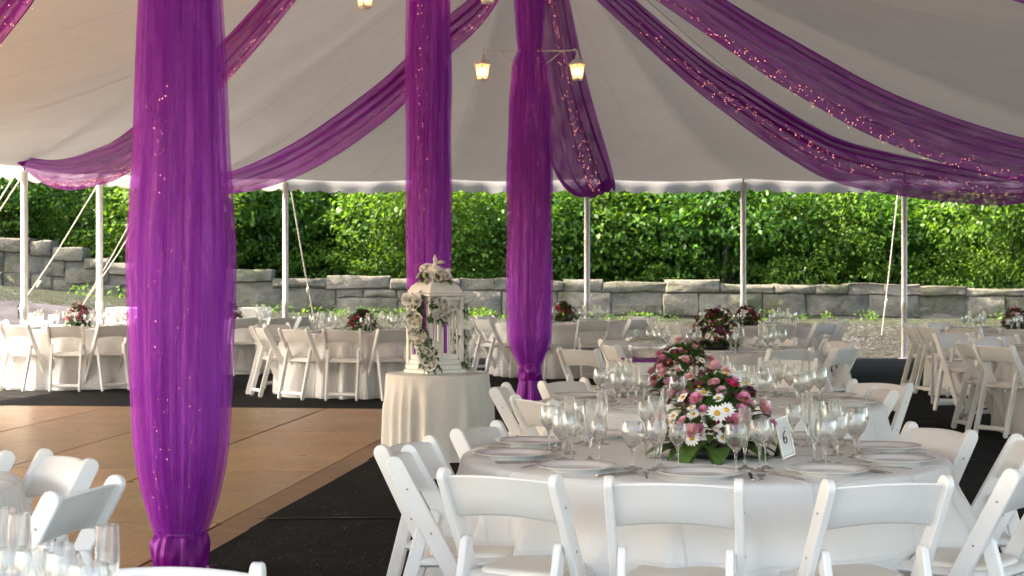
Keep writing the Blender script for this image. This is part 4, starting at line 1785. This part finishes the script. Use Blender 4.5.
# table A: the large one
AX, AY = .757, 6.75
TA = 'table with daisies'
lay_cloth(CLO, AX, AY, 'white floor-length cloth on the large table with the daisy centrepiece', .4)
gA = 'chairs around the daisy table'
for bx, by, lab, tn in ((.51, 5.38, 'white folding chair seen from behind, directly before the daisy centrepiece', .0),
                        (-.05, 5.56, 'white folding chair seen from behind, in front of the stacked plates', .12),
                        (1.196, 5.38, 'white folding chair seen from behind, before the leaning number card', -.05),
                        (-.42, 6.58, 'white folding chair turned sideways on black carpet, beside the cream lantern table', -.55),
                        (-.415, 6.20, 'white folding chair turned sideways, overlapping its twin on the black carpet', -.5),
                        (-.16, 7.25, 'white folding chair tucked in behind two overlapping dinner plates', .1),
                        (1.82, 7.18, 'white folding chair on the carpet aisle facing the daisy table', .0),
                        (1.80, 5.78, 'large white folding chair cut by the picture corner at the daisy table', .05),
                        (2.02, 6.62, 'white folding chair half hidden at the picture border beside the daisy table', .0)):
    chair(bx, by, AX, AY, lab, gA, tn)
seatsA = [(-97, 'straight before the daisies'), (-61, 'before the leaning number card'), (-25, 'by the aisle end of the daisy table'), (11, 'facing the tucked aisle chair'),
          (47, 'behind the glass cluster beside the aisle'), (83, 'directly behind the daisy centrepiece'), (119, 'behind the daisies toward the purple bowl'), (153, 'at the back one of two overlapping plates'),
          (190, 'at the front one of two overlapping plates'), (227, 'at the place between daisies and overlapping plates')]
for i, (a, s) in enumerate(seatsA):
    setting(AX, AY, R(a), TA, s, True, ('flute', 'wine', 'goblet', 'small'), seed=i, kn=a not in (83, 119))
put_centre(CP1, .79, 6.62, 'daisy, aster and rose centrepiece on the large white table', 1.0, 1.08)
number_card(1.075, 6.60, R(50), .10, .16, stroke_six, 'framed number card leaning beside the daisy table glasses', R(-7))

# table B
BX, BY = 1.1, 9.45
TB = 'number two table'
lay_cloth(CLO2, BX, BY, 'white cloth on the second table, holding the number two card', 1.1)
gB = 'chairs around the number two table'
for bx, by, lab, tn in ((-.08, 9.75, 'white folding chair next to the cream lantern table, at the second table', .1),
                        (.10, 8.80, 'white folding chair in front of its lantern side neighbour at the second table', -.1),
                        (.30, 10.25, 'white folding chair below the knotted purple drape', .1),
                        (1.70, 10.42, 'white folding chair with arched back behind the number two card', .0),
                        (2.20, 10.1, 'white folding chair with bright back at the second table, aisle side', .15),
                        (2.10, 9.55, 'white folding chair with shaded back at the second table, aisle side', -.05),
                        (1.62, 11.2, 'white folding chair standing away behind the arched chair', .2)):
    chair(bx, by, BX, BY, lab, gB, tn)
for i, a in enumerate((-125, -90, -55, -18, 20, 55, 90, 128, 160, 196)):
    setting(BX, BY, R(a), TB, '', False, ('flute', 'wine', 'goblet', 'small'), kn=False, seed=20 + i)
put_centre(CP1, .98, 9.62, 'pink rose topped centrepiece on the number two table', 2.9, 1.02)
number_card(1.25, 9.38, R(12), .105, .165, stroke_two, 'framed white card reading 2 above the pink flowers', R(6))

# small stand with the glass bowl
SX, SY = 1.09, 13.7
root = empty('bowl_stand', (SX, SY, 0))
mb = MB()
rows = []
for i, (z, k) in enumerate(((.745, 1.0), (.738, 1.01), (.5, 1.03), (.25, 1.06), (.012, 1.1))):
    row = []
    for j in range(80):
        a = 2 * PI * j / 80
        ca, sa = math.cos(a), math.sin(a)
        m_ = .19 / max(abs(ca), abs(sa)) if True else 0
        m_ = min(m_, .235)
        f = 1 + (.03 * math.sin(13 * a) * (1 - z / .745))
        row.append((m_ * k * f * ca, m_ * k * f * sa, z))
    rows.append(row)
mb.grid(rows, closed=True); mb.add(rows[0], [tuple(range(80))])
mb.build('cloth', M['cloth'], root, recalc=True, angle=40)
mb = MB(); mb.bbox((0, 0, .757), (.40, .40, .016), .004)
mb.build('purple_mat', M['pmag'], root)
tag(root, 'small white draped stand with a purple top', 'stand')
mb = MB()
mb.lathe([(.11, .0), (.145, .03), (.163, .08), (.155, .13), (.12, .165), (.07, .178), (.0, .182), (.0, .178), (.07, .174), (.118, .161), (.152, .128), (.159, .08), (.141, .032), (.107, .002), (.11, 0)], 36)
o = mb.build('glass_bowl', M['bowlglass'], recalc=False, angle=60)
o.location = (SX, SY, .7665)
tag(o, 'upturned clear glass bowl on the purple topped stand', 'bowl')

# further tables
gen = random.Random(5)


def table(name, tx, ty, chairs, label, pr, cp, cplabel, nset=8, rot=0., dens=('flute', 'wine', 'goblet'), crot=0., cscale=1.0, chair_labels=None, a0=.2):
    lay_cloth(pr, tx, ty, label, rot)
    ords = ['first', 'second', 'third', 'fourth', 'fifth', 'sixth', 'seventh', 'eighth', 'ninth', 'tenth']
    # clockwise from the wall side (+Y)
    ch = sorted(chairs, key=lambda c: (90 - (c[0] if len(c) == 2 else math.degrees(math.atan2(c[1] - ty, c[0] - tx)))) % 360)
    for i, c_ in enumerate(ch):
        if len(c_) == 2:
            a, r = c_
            bx, by = tx + r * math.cos(R(a)), ty + r * math.sin(R(a))
        else:
            bx, by = c_[0], c_[1]
        chair(bx, by, tx, ty, f'white folding chair, {ords[i]} clockwise from the wall side, at the {name}', f'chairs around the {name}', gen.uniform(-.12, .12))
    for i in range(nset):
        setting(tx, ty, a0 + 2 * PI * i / nset, name, '', False, kn=False, glasses=dens, seed=gen.randint(0, 9999))
    if cp:
        put_centre(cp, tx, ty, cplabel, crot, cscale)


table('dark red flower table', 1.87, 15.6, [(.55, 14.4, 0), (.86, 15.2, 0), (.98, 16.4, 0), (2.36, 14.35, 0), (2.88, 14.6, 0), (3.12, 15.3, 0), (3.1, 16.1, 0), (2.6, 16.75, 0), (1.35, 16.8, 0)],
      'white cloth on the table with the tall dark red flowers', CLO, CP2, 'tall dark red flower arrangement amid dense glasses', 10, 1.7, crot=.5, cscale=1.1)
table('table behind the drape knot', .72, 24.0, [(250, 1.3), (287, 1.3), (215, 1.4), (180, 1.35), (322, 1.3), (150, 1.3), (30, 1.3), (0, 1.3)],
      'white cloth on the table just behind the knotted purple drape', CLO2, CP3, 'red and white centrepiece right under the swag pole', 8, .3, crot=1.2, cscale=1.1)
table('table under the bare pole', 3.1, 22.4, [(248, 1.3), (280, 1.3), (312, 1.3), (345, 1.3), (210, 1.3), (175, 1.3), (60, 1.3), (20, 1.3)],
      'white cloth on the table just before the bare grey pole', CLO, CP3, 'small centrepiece on the table under the bare pole', 8, 2.3, crot=2.2)
table('table by the guy rope', 6.1, 20.6, [(180, 1.3), (203, 1.32), (228, 1.35), (255, 1.3), (150, 1.3), (120, 1.3), (285, 1.3)],
      'white cloth on the far table beyond the carpet aisle by the guy rope', CLO2, CP2, 'dark red centrepiece on the table beyond the aisle', 8, 3.0, crot=2.9, cscale=.8)
table('half seen aisle table', 5.5, 15.6, [(180, 1.35), (205, 1.38), (152, 1.35), (127, 1.4), (232, 1.35), (106, 1.9), (112, 2.4)],
      'white cloth on the half seen table beside the row of aisle chairs', CLO, CP3, 'pink centrepiece cut by the picture border', 8, .9, crot=.3)
table('table beside the path', -5.55, 21.8, [(-83, 1.3), (-57, 1.3), (-112, 1.3), (-140, 1.3), (-168, 1.3), (130, 1.3), (60, 1.3), (-20, 1.3), (160, 1.3)],
      'sunlit white cloth on the table beside the two slim poles', CLO2, CP1, 'pink and white centrepiece beside the slim poles', 8, 2.0, crot=.9, cscale=.95)
table('table behind the lantern', -1.8, 20.4, [(-95, 1.3), (-68, 1.3), (-122, 1.3), (-152, 1.3), (-175, 1.3), (150, 1.3), (-40, 1.3), (-10, 1.35), (110, 1.3), (60, 1.3)],
      'white cloth on the table behind the flowered lantern', CLO, CP3, 'red flower centrepiece just behind the lantern', 10, 1.3, crot=4.0)
table('table before the buffet', -4.15, 24.9, [(-70, 1.3), (-45, 1.3), (-100, 1.3), (-20, 1.3), (10, 1.3), (-150, 1.3), (100, 1.3)],
      'white cloth on the table just before the draped buffet', CLO2, CP3, 'centrepiece on the table just before the buffet', 6, .2, crot=5.0)
# chairs drawn back between tables
chair(2.07, 12.75, 1.1, 9.5, 'white folding chair standing alone between the second table and dark red flowers', 'loose chairs between the tables', .1)
chair(4.72, 18.2, 6.1, 20.6, 'white folding chair loose on the aisle before the guy rope table', 'loose chairs between the tables', .3)

# bottom corner tables
JX, JY = -2.65, 5.72
lay_cloth(CLO, JX, JY, 'white cloth edge beside the dance floor chairs', .7)
for bx, by, lab, tn in ((-1.585, 6.1, 'white folding chair with glowing back at the dance floor edge', .30), (-1.305, 5.25, 'white folding chair with shaded back before the dance floor', .1),
                        (-1.97, 6.35, 'white folding chair cut off beside the glowing chair', .0)):
    chair(bx, by, JX, JY, lab, 'chairs by the dance floor edge', tn)
KX, KY = -1.3, 2.8
lay_cloth(CLO2, KX, KY, 'white cloth under the large blurred glasses', 1.9)
chair(-.776, 3.84, KX, KY, 'white folding chair top edge below the largest drape', 'chairs by the dance floor edge', .42)
for pr, x, y, lab, cat in ((FL, -.80, 3.36, 'tallest champagne flute in the corner by the drape', 'champagne flute'), (FL, -1.08, 3.62, 'champagne flute at the very corner edge of the picture', 'champagne flute'),
                           (FL, -1.02, 3.52, 'champagne flute between the corner goblets', 'champagne flute'), (GB, -.93, 3.46, 'large water goblet behind the corner wine glasses', 'goblet'),
                           (GB, -1.0, 3.40, 'water goblet half hidden by the corner wine glasses', 'goblet'), (WG, -.86, 3.27, 'wine glass in front of the tallest corner flute', 'wine glass'),
                           (WG, -.93, 3.30, 'wine glass in the middle of the corner glasses', 'wine glass'), (TU, -.735, 3.30, 'short tumbler beside the tallest corner flute', 'tumbler'),
                           (GB, -.80, 3.22, 'water goblet lowest in the corner glasses', 'goblet')):
    o = inst(pr, (x, y, .7505)); tag(o, lab, cat, 'glasses on the corner table')

# buffet table
root = empty('buffet_table', (-4.95, 26.1, 0), R(2))
mb = MB()
rows = []
for (z, k, am) in ((.90, 1, 0), (.893, 1.004, 0), (.6, 1.01, .012), (.3, 1.02, .022), (.012, 1.03, .03)):
    row = []
    per = []
    hx, hy = 1.2, .38
    nseg = 60
    for i in range(nseg): per.append((lerp(-hx, hx, i / nseg), -hy, 0, -1))
    for i in range(20): per.append((hx, lerp(-hy, hy, i / 20), 1, 0))
    for i in range(nseg): per.append((lerp(hx, -hx, i / nseg), hy, 0, 1))
    for i in range(20): per.append((-hx, lerp(hy, -hy, i / 20), -1, 0))
    for i, p in enumerate(per):
        w = am * math.sin(i * .9)
        row.append((p[0] * k + p[2] * (w + .006), p[1] * k + p[3] * (w + .006), z))
    rows.append(row)
mb.grid(rows, closed=True); mb.add(rows[0], [tuple(range(len(rows[0])))])
mb.build('skirt_cloth', M['cloth'], root, angle=50)
tag(root, 'long white draped buffet table near the tent corner', 'buffet table')

# ------------------------------------------------------------------ lantern table and lantern
LX, LY, LZ = -.585, 13.35, .672
cl = cloth('lantern_tablecloth', .405, LZ, 14, M['cream'], 18, .030, .022, .012, 180)
cl.location = (LX, LY, 0)
tag(cl, 'cream floor-length cloth on the small round lantern table', 'tablecloth')
LR = R(38)
lan = empty('decorative_lantern', (LX - .02, LY, LZ + .001), LR + PI / 4 * 0)
A_ = .325
mb = MB()
mb.bbox((0, 0, .015), (A_ + .03, A_ + .03, .03), .005)
mb.bbox((0, 0, .050), (A_ + .012, A_ + .012, .04), .006)
mb.build('base', M['lantern'], lan)
for sx in (-1, 1):
    for sy in (-1, 1):
        mb = MB(); mb.bbox((sx * (A_ / 2 - .015), sy * (A_ / 2 - .015), .335), (.032, .032, .529), .004)
        mb.build('corner_post', M['lantern'], lan)
for f in range(4):
    rot = Matrix.Rotation(f * PI / 2, 3, 'Z')
    mb = MB()
    y = -A_ / 2 + .012
    for k in range(4):
        x = lerp(-.105, .105, k / 3)
        mb.bbox(rot @ Vector((x, y, .34)), (.014, .012, .46), .003, rot)
    mb.bbox(rot @ Vector((0, y, .088)), (A_ - .066, .014, .034), .003, rot)
    mb.bbox(rot @ Vector((0, y, .125)), (.20, .012, .040), .003, rot)
    mb.bbox(rot @ Vector((0, y, .585)), (A_ - .066, .014, .028), .003, rot)
    for k in range(3):
        cx = lerp(-.07, .07, k / 2)
        mb.tube([rot @ Vector((cx + .032 * math.cos(a), y, .530 + .032 * math.sin(a))) for a in [PI * q / 8 for q in range(9)]], .007, 6)
    mb.build('side_grille', M['lantern'], lan)
mb = MB()
s2 = math.sqrt(2)


def sq(r):
    return r * s2


mbl = MB()
prof = [(0, .60), (sq(A_ / 2 + .0), .60), (sq(A_ / 2 + .02), .606), (sq(A_ / 2 + .02), .622), (sq(A_ / 2 - .005), .630), (sq(.135), .68), (sq(.085), .725), (sq(.075), .735), (sq(.075), .755), (sq(.088), .76), (sq(.088), .77), (sq(.055), .80), (sq(.028), .835), (0, .85)]
rt = Matrix.Rotation(PI / 4, 3, 'Z')
mbl.lathe(prof, 4)
mbl.v = [tuple(rt @ Vector(v)) for v in mbl.v]
mbl.build('roof', M['lantern'], lan, angle=25)
mb = MB()
mb.lathe([(.012, .835), (.018, .855), (.010, .87), (.020, .885), (.012, .905), (.004, .925), (0, .935)], 12)
mb.build('finial', M['lantern'], lan)
mb = MB(); mb.lathe([(0, .071), (.05, .071), (.05, .25), (0, .25)], 20)
mb.build('candle', M['pet_cream'], lan)
tag(lan, 'cream wooden lantern with pitched roof and barred sides', 'lantern')

# flowers on the lantern (world positions)
gl = empty('flower_garland', (LX, LY, LZ))
rd = random.Random(9)
front = Vector((LX - .02, LY, 0))
mbf = MB()
a_ = A_ / 2
ex = Vector((math.cos(LR), math.sin(LR), 0))
ey = Vector((-math.sin(LR), math.cos(LR), 0))
fc = lambda u, v, z: front + ex * u + ey * v + Vector((0, 0, LZ + z)) - Vector((LX, LY, LZ))
pl_ = []
# side facing the dance floor: -ex face is left-near ; -ey face is right-near
for i in range(60):
    t = i / 59
    z = lerp(.60, .07, t)
    v = -.02 - .13 * t + rd.uniform(-.07, .07) * (1 - t * .4) + .05 * math.sin(t * 5)
    pl_.append((fc(-a_ - .035 + rd.uniform(-.02, .02), v, z), -ex + Vector((0, -.4, .2))))
for i in range(13):
    pl_.append((fc(rd.uniform(-.15, .02), -a_ - .03, rd.uniform(.50, .60) - rd.random() * .12), -ey + Vector((0, 0, .2))))
for i in range(8):
    pl_.append((fc(a_ + .02, -a_ + .03 + rd.uniform(-.03, .03), lerp(.05, .32, i / 7)), -ey + ex * .5))
for i in range(4):
    pl_.append((fc(a_ + .02, -a_ + .03, lerp(.45, .58, i / 3)), -ey + ex * .6))
for i in range(20):
    a = 2 * PI * i / 20
    pl_.append((fc(.10 * math.cos(a), .10 * math.sin(a), .70 + rd.uniform(0, .10)), Vector((math.cos(a), math.sin(a) - .4, .4))))
for i, (p, d) in enumerate(pl_):
    p = Vector(p)
    for k in range(9):
        leaf_blade(mbf, p - Vector(d).normalized() * .02 + Vector((rd.uniform(-.03, .03), rd.uniform(-.02, .02), rd.uniform(-.03, .03))), Vector(d) * .5 + Vector((rd.uniform(-1, 1), rd.uniform(-1, .4), rd.uniform(-1, .7))), rd.uniform(.04, .075), rd.uniform(.016, .03), .3)
    if rd.random() < .85:
        bloom('bigrose' if rd.random() < .16 else 'rose', 'pet_white' if rd.random() < .8 else 'pet_cream', gl, p + Vector(d).normalized() * .015, Vector(d).normalized() + Vector((rd.uniform(-.4, .4), rd.uniform(-.4, .2), rd.uniform(-.2, .6))), rd.uniform(.75, 1.12), rd.uniform(0, 6), 'white_rose')
mbf.build('foliage', M['leafdark'], gl, recalc=False, angle=None)
# two pale buds beside the finial
for (du, dz) in ((.09, .80), (.02, .86)):
    bloom('rose', 'pet_white', gl, fc(du, -.05, dz), (0, 0, 1), .9, 0, 'white_rose')
tag(gl, 'white rose and greenery garland climbing over the cream lantern', 'garland')

# votive on the daisy table
mb = MB(); mb.lathe([(0, .001), (.024, .001), (.029, .05), (.031, .062), (.029, .0625), (.026, .048), (.022, .006), (0, .006)], 18)
o = mb.build('votive_glass', M['glass'], recalc=False); o.location = (.545, 6.62, .7505)
tag(o, 'small clear votive cup next to the daisy centrepiece', 'votive')

# ------------------------------------------------------------------ light, sky, camera
SUN_EL, SUN_AZ = 44, -90        # azimuth from +Y, clockwise
w = bpy.data.worlds.new('World')
sc.world = w
w.use_nodes = True
nt = w.node_tree
bg = nt.nodes['Background']
sky = nt.nodes.new('ShaderNodeTexSky')
sky.sky_type = 'NISHITA'
sky.sun_disc = False
sky.sun_elevation = R(SUN_EL)
sky.sun_rotation = R(SUN_AZ)
sky.air_density = 1.0
sky.dust_density = 3.5
nt.links.new(sky.outputs[0], bg.inputs['Color'])
bg.inputs['Strength'].default_value = .15
sun = bpy.data.lights.new('Sun', 'SUN')
sun.energy = 4.0
sun.angle = R(.53)
sun.color = (1, .93, .82)
so = bpy.data.objects.new('sun', sun)
COL.objects.link(so)
d = Vector((math.sin(R(SUN_AZ)) * math.cos(R(SUN_EL)), math.cos(R(SUN_AZ)) * math.cos(R(SUN_EL)), math.sin(R(SUN_EL))))
so.rotation_euler = d.to_track_quat('Z', 'Y').to_euler()

cam = bpy.data.cameras.new('Camera')
co = bpy.data.objects.new('camera', cam)
COL.objects.link(co)
co.location = (0, 0, H)
co.rotation_euler = (PI / 2, 0, 0)
cam.sensor_width = 36
cam.lens = F * 36 / 1024
cam.shift_y = -18 / 1024
cam.clip_start = .05
cam.clip_end = 1000
cam.dof.use_dof = True
cam.dof.focus_distance = 7.5
cam.dof.aperture_fstop = 9.0
sc.camera = co
sc.view_settings.view_transform = 'Standard'
sc.view_settings.look = 'None'
sc.view_settings.exposure = 3.05
sc.view_settings.use_white_balance = True
sc.view_settings.white_balance_temperature = 7150
sc.view_settings.white_balance_tint = 12
sc.view_settings.gamma = 1
sc.cycles.max_bounces = 12
sc.cycles.transparent_max_bounces = 40
sc.cycles.diffuse_bounces = 5
sc.cycles.glossy_bounces = 4
sc.cycles.caustics_reflective = False
sc.cycles.caustics_refractive = True
sc.cycles.sample_clamp_indirect = 6.0
sc.cycles.blur_glossy = .5
sc.cycles.use_denoising = True
print('chairs', NCH[0], 'objects', len(sc.objects))
